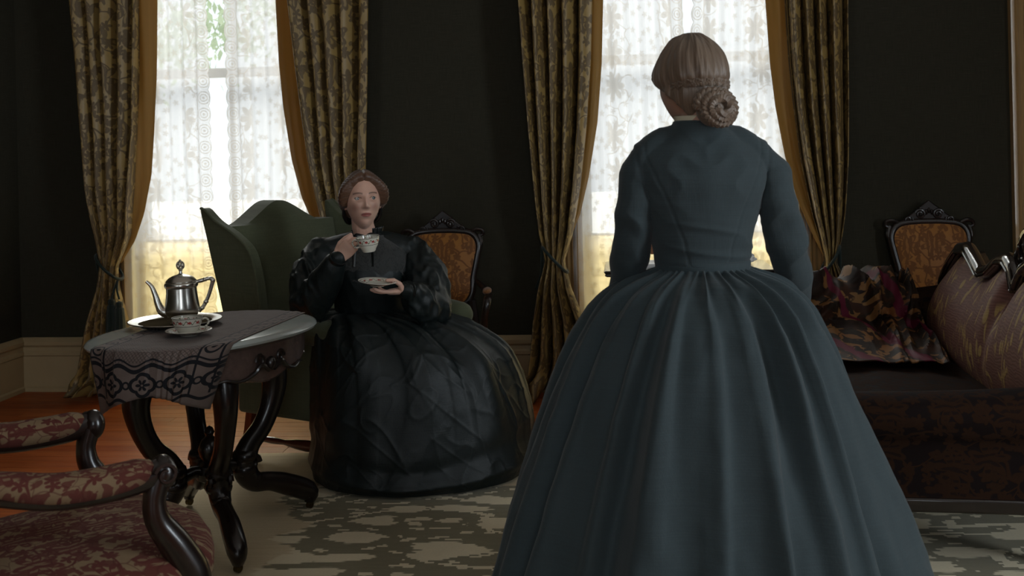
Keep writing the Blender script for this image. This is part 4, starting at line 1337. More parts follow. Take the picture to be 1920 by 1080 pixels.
obj('body', lathe([(0.001, 0.001), (0.043, 0.001), (0.045, 0.004), (0.040, 0.009), (0.038, 0.018), (0.041, 0.022), (0.052, 0.030), (0.0595, 0.045), (0.0600, 0.058), (0.0560, 0.085), (0.0535, 0.110), (0.0525, 0.128), (0.0560, 0.131), (0.0585, 0.136), (0.0585, 0.143), (0.0560, 0.147), (0.052, 0.149), (0.001, 0.149)], 48), SV, pot)
lid = obj('lid', lathe([(0.052, 0.149), (0.054, 0.152), (0.050, 0.157), (0.042, 0.165), (0.028, 0.172), (0.012, 0.176), (0.006, 0.180), (0.005, 0.188), (0.009, 0.190), (0.004, 0.193), (0.001, 0.194)], 40), SV, pot)
fin = MB()
for k in range(4):
    a = k * PI / 4
    fin.join(tube([(0.0135 * math.sin(t) * math.cos(a), 0.0135 * math.sin(t) * math.sin(a), 0.208 - 0.015 * math.cos(t)) for t in np.linspace(0, 2 * PI, 22)], 0.0022, 6))
fin.join(ell((0, 0, 0.208), 0.006, 0.006, 0.006, 8, 6)); fin.join(ell((0, 0, 0.225), 0.004, 0.004, 0.005, 8, 6))
obj('finial', fin, SV, lid)
sp = catmull([(-0.050, 0, 0.040), (-0.072, 0, 0.050), (-0.084, 0, 0.075), (-0.092, 0, 0.105), (-0.104, 0, 0.138), (-0.122, 0, 0.158)], 26)
obj('spout', tube(sp, [0.020, 0.018, 0.0135, 0.011, 0.009, 0.007, 0.005], 14), SV, pot)
hp = catmull([(0.050, 0, 0.146), (0.072, 0, 0.150), (0.098, 0, 0.156), (0.111, 0, 0.150), (0.106, 0, 0.128), (0.093, 0, 0.092), (0.076, 0, 0.060), (0.058, 0, 0.040)], 34)
obj('handle', tube(hp, [0.006, 0.0075, 0.006, 0.0085, 0.007, 0.0065, 0.007, 0.006], 10), M['silver'], pot)
for q in (7, 15, 27, 31): obj('handle_bead', ell(tuple(hp[q]), 0.0095, 0.0095, 0.0075, 10, 6), SV, pot)

def teacup(name, r, h):
    root = empty(name)
    k = r / 0.05
    prof_ = [(0.001, 0.002), (0.024 * k, 0.002), (0.026 * k, 0.0), (0.029 * k, 0.004), (0.031 * k, 0.010), (0.040 * k, 0.022), (0.047 * k, 0.040), (0.050 * k, h), (0.048 * k, h - 0.001), (0.044 * k, 0.038), (0.036 * k, 0.022), (0.001, 0.014)]
    mb = lathe(prof_, 40); mb.uv = [(u[0], p[2]) for u, p in zip(mb.uv, mb.v)]
    obj('bowl', mb, M['cup'], root)
    obj('coffee', lathe([(0.001, 0.0395), (0.044 * k, 0.0395), (0.044 * k, 0.039), (0.001, 0.039)], 32), M['coffee'], root)
    obj('handle', tube(catmull([(0.044 * k, 0, h - 0.012), (0.058 * k, 0, h - 0.008), (0.068 * k, 0, h - 0.018), (0.064 * k, 0, 0.026), (0.052 * k, 0, 0.018), (0.036 * k, 0, 0.020)], 22), [0.0035, 0.003, 0.0035], 8), M['cup'], root)
    return root
def saucer_mb(r):
    prof_ = [(0.001, 0.001), (0.026, 0.001), (0.028, 0.0), (0.031, 0.003), (0.045, 0.0065), (0.062, 0.013), (r, 0.0185), (r - 0.001, 0.020), (0.060, 0.0155), (0.044, 0.009), (0.030, 0.006), (0.001, 0.005)]
    mb = lathe(prof_, 48); mb.uv = [(u[0], math.hypot(p[0], p[1])) for u, p in zip(mb.uv, mb.v)]
    return mb
sc0 = PZ(354, 622, RZ + 0.012)
o = obj('saucer', saucer_mb(0.076), M['saucer']); o.location = (sc0.x, sc0.y, RZ)
tag(o, 'white china saucer resting on the printed runner under a cup', 'saucer', 'china saucers')
cu = teacup('teacup', 0.051, 0.056); cu.location = (sc0.x - 0.004, sc0.y, RZ + 0.0055); cu.rotation_euler = (0, 0, R(25))
tag(cu, 'china teacup with red sprigs standing in front of the silver pot', 'teacup', 'china teacups')

# ------------------------------------------------------------------ parlour chairs against the wall
def parlour_chair():
    r = empty('parlour_chair')
    WN = M['walnut']
    bo = [tuple(p) for p in catmull([(0, 0.54), (0.10, 0.545), (0.145, 0.60), (0.150, 0.68), (0.170, 0.78), (0.182, 0.86), (0.150, 0.915), (0.075, 0.930), (0, 0.932)], 30)]
    full = bo + [(-x, z) for x, z in bo[-2:0:-1]]
    lean = lambda y, z: y + (z - 0.45) * 0.14
    pad = pillow(full, 0.235, 0.195, 0.03, 'xz', 6); pad.v = [(x, lean(y, z), z) for x, y, z in pad.v]
    b = obj('back_pad', pad, M['orange'], r)
    ring = [(x * 1.07, lean(0.215, z), 0.735 + (z - 0.735) * 1.06) for x, z in full + full[:1]]
    fr_ = obj('back_frame', tube(ring, 0.021, 10, up=(0, 1, 0)), WN, r)
    obj('back_board', prism([(x * 1.05, 0.735 + (z - 0.735) * 1.04) for x, z in full], 0.238, 0.25, 'xz').xf(Matrix(((1, 0, 0, 0), (0, 1, 0.14, -0.063), (0, 0, 1, 0), (0, 0, 0, 1)))), WN, r, bevel=0.004)
    # carved crest
    cr = MB(); yy = lean(0.212, 0.97)
    co_ = [(-0.150, 0.930), (-0.120, 0.965), (-0.090, 0.985), (-0.06, 1.012), (-0.030, 1.036), (0, 1.062), (0.030, 1.036), (0.06, 1.012), (0.090, 0.985), (0.120, 0.965), (0.150, 0.930), (0.08, 0.945), (0, 0.950), (-0.08, 0.945)]
    cr.join(prism(co_, yy - 0.012, yy + 0.014, 'xz'))
    obj('crest', cr, WN, r, bevel=0.006)
    cv_ = MB()
    for s in (-1, 1):
        cv_.join(tube(spiral((s * 0.045, 0.985), 0.026, 0.006, PI / 2 - s * 1.3, s * 1.6, 26, 'xz', yy - 0.016), [0.008, 0.005], 7))
        cv_.join(tube(spiral((s * 0.105, 0.955), 0.022, 0.005, PI / 2 + s, s * 1.5, 22, 'xz', yy - 0.016), [0.007, 0.004], 7))
        cv_.join(tube(catmull([(s * 0.155, yy - .01, 0.935), (s * 0.185, yy - .012, 0.950), (s * 0.215, yy - .01, 0.945), (s * 0.222, yy - .008, 0.925), (s * 0.205, yy - .008, 0.915)], 16), [0.012, 0.013, 0.010, 0.008], 8))
        cv_.join(tube(catmull([(s * 0.200, yy, 0.92), (s * 0.205, lean(.215, .86), 0.87), (s * 0.192, lean(.215, .8), 0.81), (s * 0.180, lean(.215, .74), 0.74)], 14), [0.015, 0.017, 0.011, 0.008], 8))
    for k in range(-3, 4):
        cv_.join(ell((k * 0.014, yy - 0.014, 1.004 - abs(k) * 0.008), 0.008, 0.008, 0.016, 8, 6))
    obj('crest_carving', cv_, WN, r)
    for s in (-1, 1):
        obj('leg', tube(catmull([(s * 0.155, 0.22, 0.56), (s * 0.17, 0.225, 0.42), (s * 0.175, 0.25, 0.22), (s * 0.18, 0.31, 0.0)], 20), [0.024, 0.026, 0.022, 0.018], 8), WN, r)
        obj('leg', tube(catmull([(s * 0.225, -0.22, 0.37), (s * 0.245, -0.235, 0.28), (s * 0.225, -0.215, 0.14), (s * 0.225, -0.225, 0.03), (s * 0.235, -0.24, 0.0)], 24), [0.034, 0.030, 0.018, 0.014, 0.02], 10), WN, r)
        a = obj('arm_scroll', tube(catmull([(s * 0.185, lean(.21, .66), 0.66), (s * 0.235, 0.16, 0.63), (s * 0.262, 0.04, 0.615), (s * 0.262, -0.05, 0.59), (s * 0.25, -0.06, 0.52), (s * 0.238, -0.02, 0.42)], 26), [0.016, 0.019, 0.019, 0.021, 0.018, 0.02], 9), WN, r)
        obj('arm_pad', ell((s * 0.255, 0.05, 0.632), 0.024, 0.075, 0.018), M['orange'], a)
    so = [(x * 0.255, 0.0 + y * 0.255) for x, y in [(math.copysign(abs(math.cos(t)) ** .55, math.cos(t)) * (1.0 - 0.14 * math.sin(t)), math.copysign(abs(math.sin(t)) ** .55, math.sin(t))) for t in np.linspace(0, 2 * PI, 48, endpoint=False)]]
    obj('seat_rail', prism(so, 0.345, 0.405, 'xy'), WN, r, bevel=0.01)
    obj('seat_pad', pillow([(x * 0.97, y * 0.97) for x, y in so], 0.40, 0.43, 0.05, 'xy'), M['orange'], r)
    return r
def stand_by_wall(o, px, d, turn):
    p = P(px, 480, d)
    o.location = (p.x, p.y, 0.0); o.rotation_euler = (0, 0, -ALPHA + R(turn))
c1 = parlour_chair(); tag(c1, 'carved walnut parlour chair in amber damask, behind the seated woman', 'chair', 'parlour chairs along the window wall')
c2 = copy_tree(c1); tag(c2, 'carved walnut parlour chair in amber damask, behind the sofa', 'chair', 'parlour chairs along the window wall')
stand_by_wall(c1, 819, 5.42, 3); stand_by_wall(c2, 1768, 5.24, -3)
c1.scale = (1, 1, 0.97); c2.scale = (1, 1, 0.975)

# ------------------------------------------------------------------ open armchair in the foreground
AF = Vector((0.80, 0.60, 0)).normalized()
ac = empty('open_armchair', (-1.10, 2.445, 0.008), facing(AF))
tag(ac, 'carved open armchair in red floral tapestry, cut off at the lower left corner', 'armchair')
MH = M['mahogany']; FS = M['floral_seat']
so = []
for t in np.linspace(0, 2 * PI, 64, endpoint=False):
    c, s = math.cos(t), math.sin(t)
    x = math.copysign(abs(c) ** 0.5, c); y = math.copysign(abs(s) ** 0.5, s)
    so.append((x * (0.285 - 0.03 * y), y * 0.29 - 0.04 - (0.02 * math.cos(x * 4) if y < 0 else 0)))
obj('seat_rail', prism([(x * 0.985, y * 0.985) for x, y in so], 0.28, 0.355, 'xy'), MH, ac, bevel=0.015)
mb = MB(); lay = [(1.0, 0.335), (1.03, 0.352), (1.035, 0.375), (1.02, 0.398), (0.985, 0.415), (0.9, 0.430), (0.7, 0.445), (0.4, 0.453), (0.1, 0.455)]
vsx = [(x * k, y * k, z) for k, z in lay for x, y in so]; n = len(so); f = []
for j in range(len(lay) - 1): f += [(j * n + i, j * n + (i + 1) % n, (j + 1) * n + (i + 1) % n, (j + 1) * n + i) for i in range(n)]
f += [tuple(range(n))[::-1], tuple((len(lay) - 1) * n + i for i in range(n))]
obj('seat_pad', mb.add(vsx, f, [(x + 0.2, y + (0.5 - z) * 1.0) for x, y, z in vsx]), FS, ac)
for s in (-1, 1):
    ar = catmull([(s * 0.235, 0.285, 0.668), (s * 0.262, 0.18, 0.638), (s * 0.280, 0.05, 0.606), (s * 0.283, -0.08, 0.604), (s * 0.281, -0.155, 0.618), (s * 0.279, -0.178, 0.618)], 34)
    a = obj('arm_rail', tube(ar, [0.027, 0.026, 0.027, 0.028, 0.032, 0.030], 12, flat=0.85), MH, ac)
    pd = [(p[0], p[1], p[2] + 0.019) for p in ar[5:27]]
    rr = [0.016, 0.028, 0.032, 0.033, 0.034, 0.034, 0.033, 0.030, 0.016]
    pm = tube(pd, rr, 14, flat=1.15); pm.uv = [(p[0] + p[2], p[1]) for p in pm.v]
    obj('arm_pad', pm, FS, a)
    hd = ell((s * 0.279, -0.170, 0.616), 0.036, 0.030, 0.040, 14, 10); hd.join(tube(spiral((-0.168, 0.618), 0.026, 0.008, 0.3, 1.3, 20, 'yz', s * 0.310), [0.007, 0.004], 6))
    obj('arm_scroll', hd, MH, a)
    obj('arm_post', tube(catmull([(s * 0.279, -0.162, 0.610), (s * 0.279, -0.150, 0.560), (s * 0.277, -0.158, 0.510), (s * 0.275, -0.195, 0.450), (s * 0.272, -0.232, 0.380), (s * 0.268, -0.250, 0.310)], 30), [0.028, 0.025, 0.028, 0.035, 0.040, 0.036], 12, flat=1.1), MH, ac)
    obj('leg', tube(catmull([(s * 0.258, -0.255, 0.31), (s * 0.275, -0.285, 0.25), (s * 0.255, -0.262, 0.13), (s * 0.25, -0.265, 0.05), (s * 0.258, -0.285, 0.0)], 26), [0.040, 0.036, 0.022, 0.016, 0.024], 12), MH, ac)
    obj('leg', tube(catmull([(s * 0.225, 0.25, 0.32), (s * 0.225, 0.265, 0.18), (s * 0.23, 0.34, 0.0)], 16), [0.028, 0.024, 0.02], 10), MH, ac)
    obj('back_post', tube(catmull([(s * 0.225, 0.245, 0.30), (s * 0.235, 0.270, 0.50), (s * 0.240, 0.300, 0.70), (s * 0.225, 0.34, 0.90), (s * 0.15, 0.37, 1.01), (0, 0.375, 1.04)], 34), [0.028, 0.024, 0.026, 0.024, 0.022, 0.022], 12), MH, ac)
bo = [tuple(p) for p in catmull([(0, 0.56), (0.13, 0.565), (0.185, 0.64), (0.195, 0.78), (0.17, 0.92), (0.09, 0.985), (0, 0.995)], 26)]
full = bo + [(-x, z) for x, z in bo[-2:0:-1]]
pad = pillow(full, 0.31, 0.27, 0.03, 'xz', 6); pad.v = [(x, y + (z - 0.60) * 0.2, z) for x, y, z in pad.v]
obj('back_pad', pad, FS, ac)
obj('back_rail', tube([(-0.235, 0.285, 0.545), (0, 0.28, 0.55), (0.235, 0.285, 0.545)], 0.020, 10), MH, ac)

# ------------------------------------------------------------------ sofa
SF = Vector((-0.987, 0.16, 0)).normalized()
sf = empty('carved_sofa', (1.52, 3.86, 0.008), facing(SF))
tag(sf, 'carved walnut sofa with mauve silk back and dark plum velvet arms', 'sofa')
PL = M['plum']
TOP = [(-1.09, 0.46), (-1.07, 0.62), (-1.02, 0.70), (-0.90, 0.775), (-0.75, 0.845), (-0.61, 0.862), (-0.52, 0.825), (-0.42, 0.778), (-0.30, 0.80), (-0.16, 0.858), (-0.06, 0.869), (0.0, 0.842), (0.03, 0.775), (0.06, 0.80), (0.12, 0.85), (0.22, 0.885), (0.35, 0.895)]
TOP = TOP + [(0.70 - x, z) for x, z in TOP[-2::-1] if 0.70 - x < 0.80]
txs = [p[0] for p in TOP]; tzs = [p[1] for p in TOP]
def ztop(x): return float(np.interp(x, txs, tzs))
xs = [float(v) for v in np.concatenate([np.linspace(-1.085, -0.02, 60), np.linspace(-0.01, 0.07, 16), np.linspace(0.08, 0.74, 40)])]
XE = xs[-1]
def sfb(u, v):
    k = u * (len(xs) - 1); i = int(k); x = xs[i]
    z = 0.38 + (ztop(x) - 0.38) * v
    bulge = 0.075 * math.sin(PI * min(1, v * 1.02)) ** 0.7 * (0.35 + 0.65 * min(1, (x + 1.085) / 0.18))
    seam = 0.055 * math.exp(-((x - 0.03 + 0.10 * (1 - v)) / 0.035) ** 2) * v ** 1.5
    y = 0.235 + 0.10 * v - bulge + seam
    return (x, y, z)
mb = grid(sfb, len(xs) - 1, 26); mb.uv = [(p[0], p[2]) for p in mb.v]
back = obj('back_upholstery', mb, M['sofa_back'], sf, fixn=False)
mb = MB()
bo_ = [(x, ztop(x)) for x in xs] + [(XE, 0.3), (-1.06, 0.3)]
mb = prism(bo_, 0.345, 0.375, 'xz'); obj('back_board', mb, M['sofa_wood'], sf, smooth=False)
cp = [(x, 0.316, ztop(x) + 0.012) for x in xs]
cf = obj('crest_rail', tube(cp, 0.028, 12, up=(0, 1, 0)), M['sofa_wood'], sf)
obj('crest_bead', tube([(x, 0.292, z - 0.014) for x, y, z in cp], 0.009, 8, up=(0, 1, 0)), M['sofa_wood'], cf)
cv = MB()
def scr(cx, cz, r0, turns, a0, rad, y=0.335):
    cv.join(tube(spiral((cx, cz), r0, r0 * 0.15, a0, turns, 30, 'xz', y), [rad, rad * .5], 8))
for m_ in (1, -1):
    X = lambda x: 0.35 + (x - 0.35) * m_
    if m_ == -1 and False: break
    scr(X(-0.02), 0.895, 0.030, 1.5 * m_, PI, 0.010); scr(X(0.05), 0.925, 0.040, -1.6 * m_, 0.5, 0.012); scr(X(0.13), 0.955, 0.050, 1.6 * m_, PI * .8, 0.013, 0.33)
    scr(X(0.20), 0.93, 0.035, -1.4 * m_, 1.2, 0.011); scr(X(0.25), 0.985, 0.045, 1.5 * m_, 2.2, 0.012)
    cv.join(tube(catmull([(X(-0.06), 0.335, 0.880), (X(0.02), 0.33, 0.930), (X(0.10), 0.33, 0.995), (X(0.20), 0.33, 1.010), (X(0.30), 0.335, 1.045)], 24), [0.010, 0.014, 0.016, 0.014, 0.016], 9))
    for k in range(6):
        cv.join(capsule([(X(0.03 + 0.05 * k), 0.33, 0.90 + 0.010 * k), (X(0.045 + 0.052 * k), 0.318, 0.935 + 0.012 * k)], [0.010, 0.006], 8))
cv.join(prism([(0.0, 0.86), (0.06, 0.93), (0.13, 0.98), (0.25, 1.0), (0.35, 1.03), (0.45, 1.0), (0.57, 0.98), (0.64, 0.93), (0.70, 0.86)], 0.335, 0.36, 'xz'))
cv.join(ell((0.35, 0.33, 1.05), 0.04, 0.025, 0.045))
obj('crest_carving', cv, M['sofa_wood'], cf)
# seat
so = [(-0.98, 0.26), (-0.98, -0.37), (0.0, -0.40), (0.67, -0.37), (0.67, 0.26)]
obj('seat', pillow([(x, y) for x, y in so], 0.30, 0.40, 0.035, 'xy', 5), PL, sf, bevel=0.02)
obj('seat_rail', prism([(x, y * 1.02) for x, y in so], 0.235, 0.315, 'xy'), M['mahogany'], sf, bevel=0.012)
for s, x0 in ((-1, -1.0), (1, 0.68)):
    key = [(-0.055, 0.235), (-0.055, 0.42), (-0.078, 0.465), (-0.088, 0.512), (-0.066, 0.556), (0.0, 0.574), (0.066, 0.556), (0.088, 0.512), (0.078, 0.465), (0.055, 0.42), (0.055, 0.235)]
    key = [(a_, b_ + ((0.045 if s < 0 else -0.03) if b_ > 0.3 else 0)) for a_, b_ in key]
    sec = [tuple(p) for p in catmull(key, 40)]
    ny = 18; vsx, uvx, f = [], [], []
    per = [0]
    for p, q in zip(sec, sec[1:]): per.append(per[-1] + math.dist(p, q))
    for j in range(ny + 1):
        t = j / ny; y = -0.40 + 0.72 * t; pf = min(1, 0.90 + 4 * min(t, 1 - t) * 0.5)
        for i, (x, z) in enumerate(sec):
            vsx.append((x0 + x * pf * 1.05, y, z + 0.05 * t ** 2 * (1 if z > 0.4 else 0) * (z - 0.4) / 0.2)); uvx.append((per[i], y))
    n = len(sec)
    for j in range(ny): f += [(j * n + i, j * n + i + 1, (j + 1) * n + i + 1, (j + 1) * n + i) for i in range(n - 1)]
    f += [tuple(range(n)), tuple(ny * n + i for i in range(n))[::-1]]
    a = obj('arm', MB().add(vsx, f, uvx), PL, sf, angle=60)
    obj('arm_front_moulding', tube([(x0 + x * 1.0, -0.408, z) for x, z in sec], 0.011, 8), M['sofa_wood'], a)
    obj('arm_base_rail', sbox(x0 - 0.065, x0 + 0.065, -0.40, 0.33, 0.195, 0.24), M['mahogany'], a, bevel=0.008)
for x in (-0.95, 0.66):
    for y, l in ((-0.36, 1), (0.30, 0)):
        obj('leg', tube(catmull([(x, y, 0.24), (x * 1.01, y - 0.03 * l, 0.18), (x, y + 0.005 * l, 0.08), (x, y - 0.02 * l, 0.0)], 16), [0.035, 0.032, 0.018, 0.024], 10), M['sofa_wood'], sf)

# velvet throw bunched over the far arm
tw = Vector((0, 0))
TH = catmull([(-1.11, 0.42), (-1.105, 0.55), (-1.07, 0.655), (-0.99, 0.685), (-0.89, 0.665), (-0.845, 0.58), (-0.79, 0.50), (-0.64, 0.468), (-0.42, 0.458), (-0.22, 0.452)], 80)
def thr(u, v):
    i = v * 80; k = min(int(i), 79); p = TH[k] + (TH[k + 1] - TH[k]) * (i - k)
    yl = -0.345 + 0.05 * n1(v * 4, 1.0) ; yr = 0.17 - 0.02 * v + 0.03 * n1(v * 5, 7.0)
    y = yl + (yr - yl) * u
    w = v * 1.0
    rid = 1 - abs(n1(u * 6.5 + 1.3 * n1(u * 2, v * 3, 5), v * 3.2, 2.0)) * 2.2
    rid2 = n1(u * 10, v * 8, 9.0)
    st = 1.0 if v < 0.62 else max(0.12, 1 - (v - 0.62) / 0.30)
    h = (0.062 * max(0, rid + 0.35) + 0.014 * rid2) * st + 0.006
    flat = 1.0 if v > 0.75 else 0.8
    t = TH[min(k + 1, 80)] - TH[max(k - 1, 0)]; nx, nz = -t[1], t[0]; l = math.hypot(nx, nz) + 1e-9
    return (p[0] + nx / l * h * flat + 0.03 * n1(u * 4, v * 6, 4), y + 0.02 * n1(u * 6, v * 5, 8), max(0.442 if p[0] > -0.83 else 0.1, p[1] + nz / l * h * flat))
mb = grid(thr, 90, 120); mb.uv = [(u * 0.75, v * 1.5) for u, v in mb.uv]
th = obj('velvet_throw', mb, M['throw'], None, fixn=False, solid=0.004)
th.location = sf.location; th.rotation_euler = sf.rotation_euler
tag(th, 'crumpled velvet throw in russet, gold and crimson over the sofa\'s far arm', 'throw')

# ------------------------------------------------------------------ writing desk in front of the right window
dk0 = PZ(1143, 511, 0.752)
dk = empty('writing_desk', (dk0.x + 0.40, dk0.y + 0.20, 0), -ALPHA)
tag(dk, 'dark writing desk in front of the window, mostly hidden by the standing woman', 'desk')
obj('desk_top', lathe([(0.55, 0.728), (0.565, 0.734), (0.560, 0.741), (0.572, 0.752), (0.560, 0.757), (0.2, 0.757)], 4, rot=0).xf(Matrix.Rotation(PI / 4, 4, 'Z')).xf(Matrix.Diagonal((1.0, 0.58, 1, 1))), M['ebony'], dk, smooth=False)
obj('desk_frame', sbox(-0.36, 0.36, -0.19, 0.19, 0.62, 0.728), M['ebony'], dk, bevel=0.006)
for k in (-1, 1):
    d = obj('drawer', sbox(k * 0.18 - 0.15, k * 0.18 + 0.15, -0.205, -0.18, 0.64, 0.715), M['ebony'], dk, bevel=0.005)
    obj('knob', ell((k * 0.18, -0.215, 0.678), 0.012, 0.014, 0.012), M['brass'], d)
for x in (-0.33, 0.33):
    for y in (-0.16, 0.16):
        mb = lathe([(0.024, 0.63), (0.026, 0.58), (0.018, 0.56), (0.026, 0.54), (0.030, 0.45), (0.020, 0.25), (0.014, 0.08), (0.020, 0.05), (0.012, 0.0)], 12, x, y)
        obj('leg', mb, M['ebony'], dk)
def on_desk(px, py, dz=0.0, y=None):
    p = PZ(px, py, 0.7575 + dz); return p
rg = random.Random(2)
pp = on_desk(1222, 506)
for k in range(4):
    o = obj('letter_sheet', sbox(-0.075, 0.075, -0.10, 0.10, 0, 0.004), M['paper']); o.location = (pp.x + rg.uniform(-.008, .008), dk.location.y + 0.02, 0.7575 + k * 0.0045); o.rotation_euler = (0, 0, rg.uniform(-.15, .15))
    tag(o, ['sheet of white paper, lowest in the stack on the desk', 'sheet of white paper, second from below in the desk stack', 'sheet of white paper, second from the top in the desk stack', 'sheet of white paper, topmost in the stack on the desk'][k], 'paper', 'papers stacked on the desk')
pp = on_desk(1415, 503)
def crump(u, v):
    a = 2 * PI * u; b = -PI / 2 + PI * (0.01 + .98 * v)
    r = 0.045 * (1 + 0.28 * n1(math.cos(a) * math.cos(b) * 2.3 + 4, math.sin(a) * math.cos(b) * 2.3, math.sin(b) * 2.3))
    return (r * 1.25 * math.cos(a) * math.cos(b), r * math.sin(a) * math.cos(b), max(0, 0.024 + r * 0.62 * math.sin(b)))
o = obj('crumpled_handkerchief', grid(crump, 40, 24, cu=True), M['paper']); o.location = (pp.x, dk.location.y + 0.03, 0.758)
tag(o, 'crumpled white handkerchief on the desk right of the standing woman\'s waist', 'handkerchief')
bk = P(1231, 466, dk0.y + 0.28)
bk_o = empty('desk_calendar', (bk.x, dk.location.y + 0.12, 0.7575), R(12))
z0 = bk.z - 0.7575
obj('stand', lathe([(0.035, 0), (0.035, 0.006), (0.01, 0.012), (0.006, 0.03), (0.006, max(0.04, z0 - 0.03)), (0.002, max(0.041, z0 - 0.028))], 16), M['brass'], bk_o)
obj('board', sbox(-0.028, 0.028, -0.006, 0.006, z0 - 0.032, z0 + 0.032), M['russet'], bk_o, bevel=0.003)
tag(bk_o, 'small russet card holder on a stem, seen between arm and waist', 'card holder')

# ------------------------------------------------------------------ people
def head_np(d):
    """d: (N,3) unit directions -> head surface, face towards -Y, centre of the skull at the origin"""
    a, b, c = 0.0725, 0.096, 0.118
    s = d.copy()
    p = np.stack([a * s[:, 0], b * np.sign(s[:, 1]) * np.abs(s[:, 1]) ** np.where(s[:, 1] < 0, 0.86, 1.0), c * s[:, 2]], 1)
    t = np.clip(-p[:, 2] / c, 0, 1)
    p[:, 0] *= 1 - 0.34 * t ** 1.6
    p[:, 1] = np.where(p[:, 1] > 0, p[:, 1] * (1 - 0.50 * t), p[:, 1] * (1 - 0.10 * t ** 2))
    up = np.clip(p[:, 2] / c, 0, 1)
    p[:, 1] = np.where(p[:, 1] < 0, p[:, 1] * (1 - 0.06 * up), p[:, 1])
    x, z = p[:, 0], p[:, 2]
    w = np.clip(-s[:, 1] * 2.2, 0, 1)
    def g(x0, z0, sx, sz): return np.exp(-((x - x0) / sx) ** 2 - ((z - z0) / sz) ** 2)
    def gg(x0, z0, sx, sz): return g(x0, z0, sx, sz) + g(-x0, z0, sx, sz)
    h = 0.007 * g(0, 0.012, 0.008, 0.014) + 0.013 * g(0, -0.008, 0.0085, 0.013) + 0.019 * g(0, -0.0235, 0.010, 0.0095) + 0.007 * gg(0.0115, -0.027, 0.007, 0.007)
    h += -0.0125 * gg(0.031, 0.011, 0.017, 0.0115) + 0.005 * gg(0.030, 0.031, 0.020, 0.008) + 0.005 * gg(0.042, -0.020, 0.016, 0.018)
    h += 0.006 * g(0, -0.055, 0.026, 0.018) + 0.0045 * g(0, -0.0515, 0.016, 0.0042) + 0.005 * g(0, -0.0635, 0.014, 0.0048) - 0.0045 * g(0, -0.0575, 0.020, 0.0022)
    h += -0.0035 * g(0, -0.076, 0.018, 0.005) + 0.008 * g(0, -0.098, 0.018, 0.014)
    p[:, 1] -= h * w
    return p

def dirs(nu, nv):
    out = []
    for j in range(nv + 1):
        th = -PI / 2 + PI * (0.003 + 0.994 * j / nv)
        for i in range(nu):
            ph = 2 * PI * i / nu
            out.append((math.sin(ph) * math.cos(th), -math.cos(ph) * math.cos(th), math.sin(th)))
    return np.array(out)

def sphere_faces(nu, nv):
    f = [(j * nu + i, j * nu + (i + 1) % nu, (j + 1) * nu + (i + 1) % nu, (j + 1) * nu + i) for j in range(nv) for i in range(nu)]
    return f + [tuple(range(nu))[::-1], tuple(nv * nu + i for i in range(nu))]

EYE = [(-0.0315, 0.0105), (0.0315, 0.0105)]
def eye_y():
    d = dirs(160, 120); p = head_np(d); out = []
    for ex, ez in EYE:
        q = p[(p[:, 1] < 0)]; k = np.argmin((q[:, 0] - ex) ** 2 + (q[:, 2] - ez) ** 2); out.append(q[k, 1])
    return out
EY = [y + 0.0125 - 0.0050 for y in eye_y()]

def head_mb(mat, lids=True):
    mb = MB(); d = dirs(128, 96)
    mb.add(head_np(d).tolist(), sphere_faces(128, 96))
    for (ex, ez), y in zip(EYE, EY):
        if lids:
            mb.join(ell((ex, y + 0.0022, ez + 0.0062), 0.0150, 0.0125, 0.0092, 20, 14))
            mb.join(ell((ex, y + 0.0036, ez - 0.0085), 0.0145, 0.0120, 0.0070, 20, 14))
    for s in (-1, 1):
        mb.join(ell((s * 0.0735, 0.008, -0.004), 0.008, 0.019, 0.031, 12, 10))
    return mb.xf(mat)

def face_tint(mat):
    inv = np.array(mat.inverted())
    def fn(co):
        l = co @ inv[:3, :3].T + inv[:3, 3]
        n = len(l); col = np.zeros((n, 4)); x, y, z = l[:, 0], l[:, 1], l[:, 2]
        ok = (y < -0.03) & (np.abs(x) < 0.09) & (np.abs(z) < 0.13)
        def put(mask, c):
            m = np.clip(mask, 0, 1) * ok
            col[:, :3] = col[:, :3] * (1 - m[:, None]) + np.array(c) * m[:, None]
            col[:, 3] = np.maximum(col[:, 3], m)
        # cheeks
        ck = 0.55 * (np.exp(-((np.abs(x) - 0.040) / 0.018) ** 2 - ((z + 0.026) / 0.016) ** 2))
        put(ck, (0.54, 0.22, 0.17))
        put(0.5 * np.exp(-(x / 0.011) ** 2 - ((z + 0.030) / 0.008) ** 2), (0.48, 0.20, 0.15))
        lip = 1 - ((x / 0.0235) ** 2 + ((z + 0.0575) / 0.0095) ** 2); put(np.clip(lip * 2.5, 0, 0.9), (0.36, 0.085, 0.075))
        put(np.exp(-((z + 0.0575 - 8 * x * x * 0.5) / 0.0016) ** 2) * (np.abs(x) < 0.021) * 0.85, (0.10, 0.02, 0.02))
        for ex, ez in EYE:
            dx = (x - ex) * (1 if ex > 0 else -1)
            bz = 0.0335 - 3.2 * (dx - 0.003) ** 2 * 3 - 0.05 * dx
            put(0.9 * np.exp(-((z - bz) / 0.0030) ** 2) * (np.abs(dx) < 0.019), (0.10, 0.05, 0.03))
            lash = ez + 0.0062 - 22 * dx ** 2
            put(0.85 * np.exp(-((z - lash) / 0.0017) ** 2) * (np.abs(dx) < 0.0150), (0.035, 0.018, 0.012))
            put(0.35 * np.exp(-((z - ez + 0.012) / 0.004) ** 2 - (dx / 0.014) ** 2), (0.30, 0.13, 0.11))
        return col
    return fn

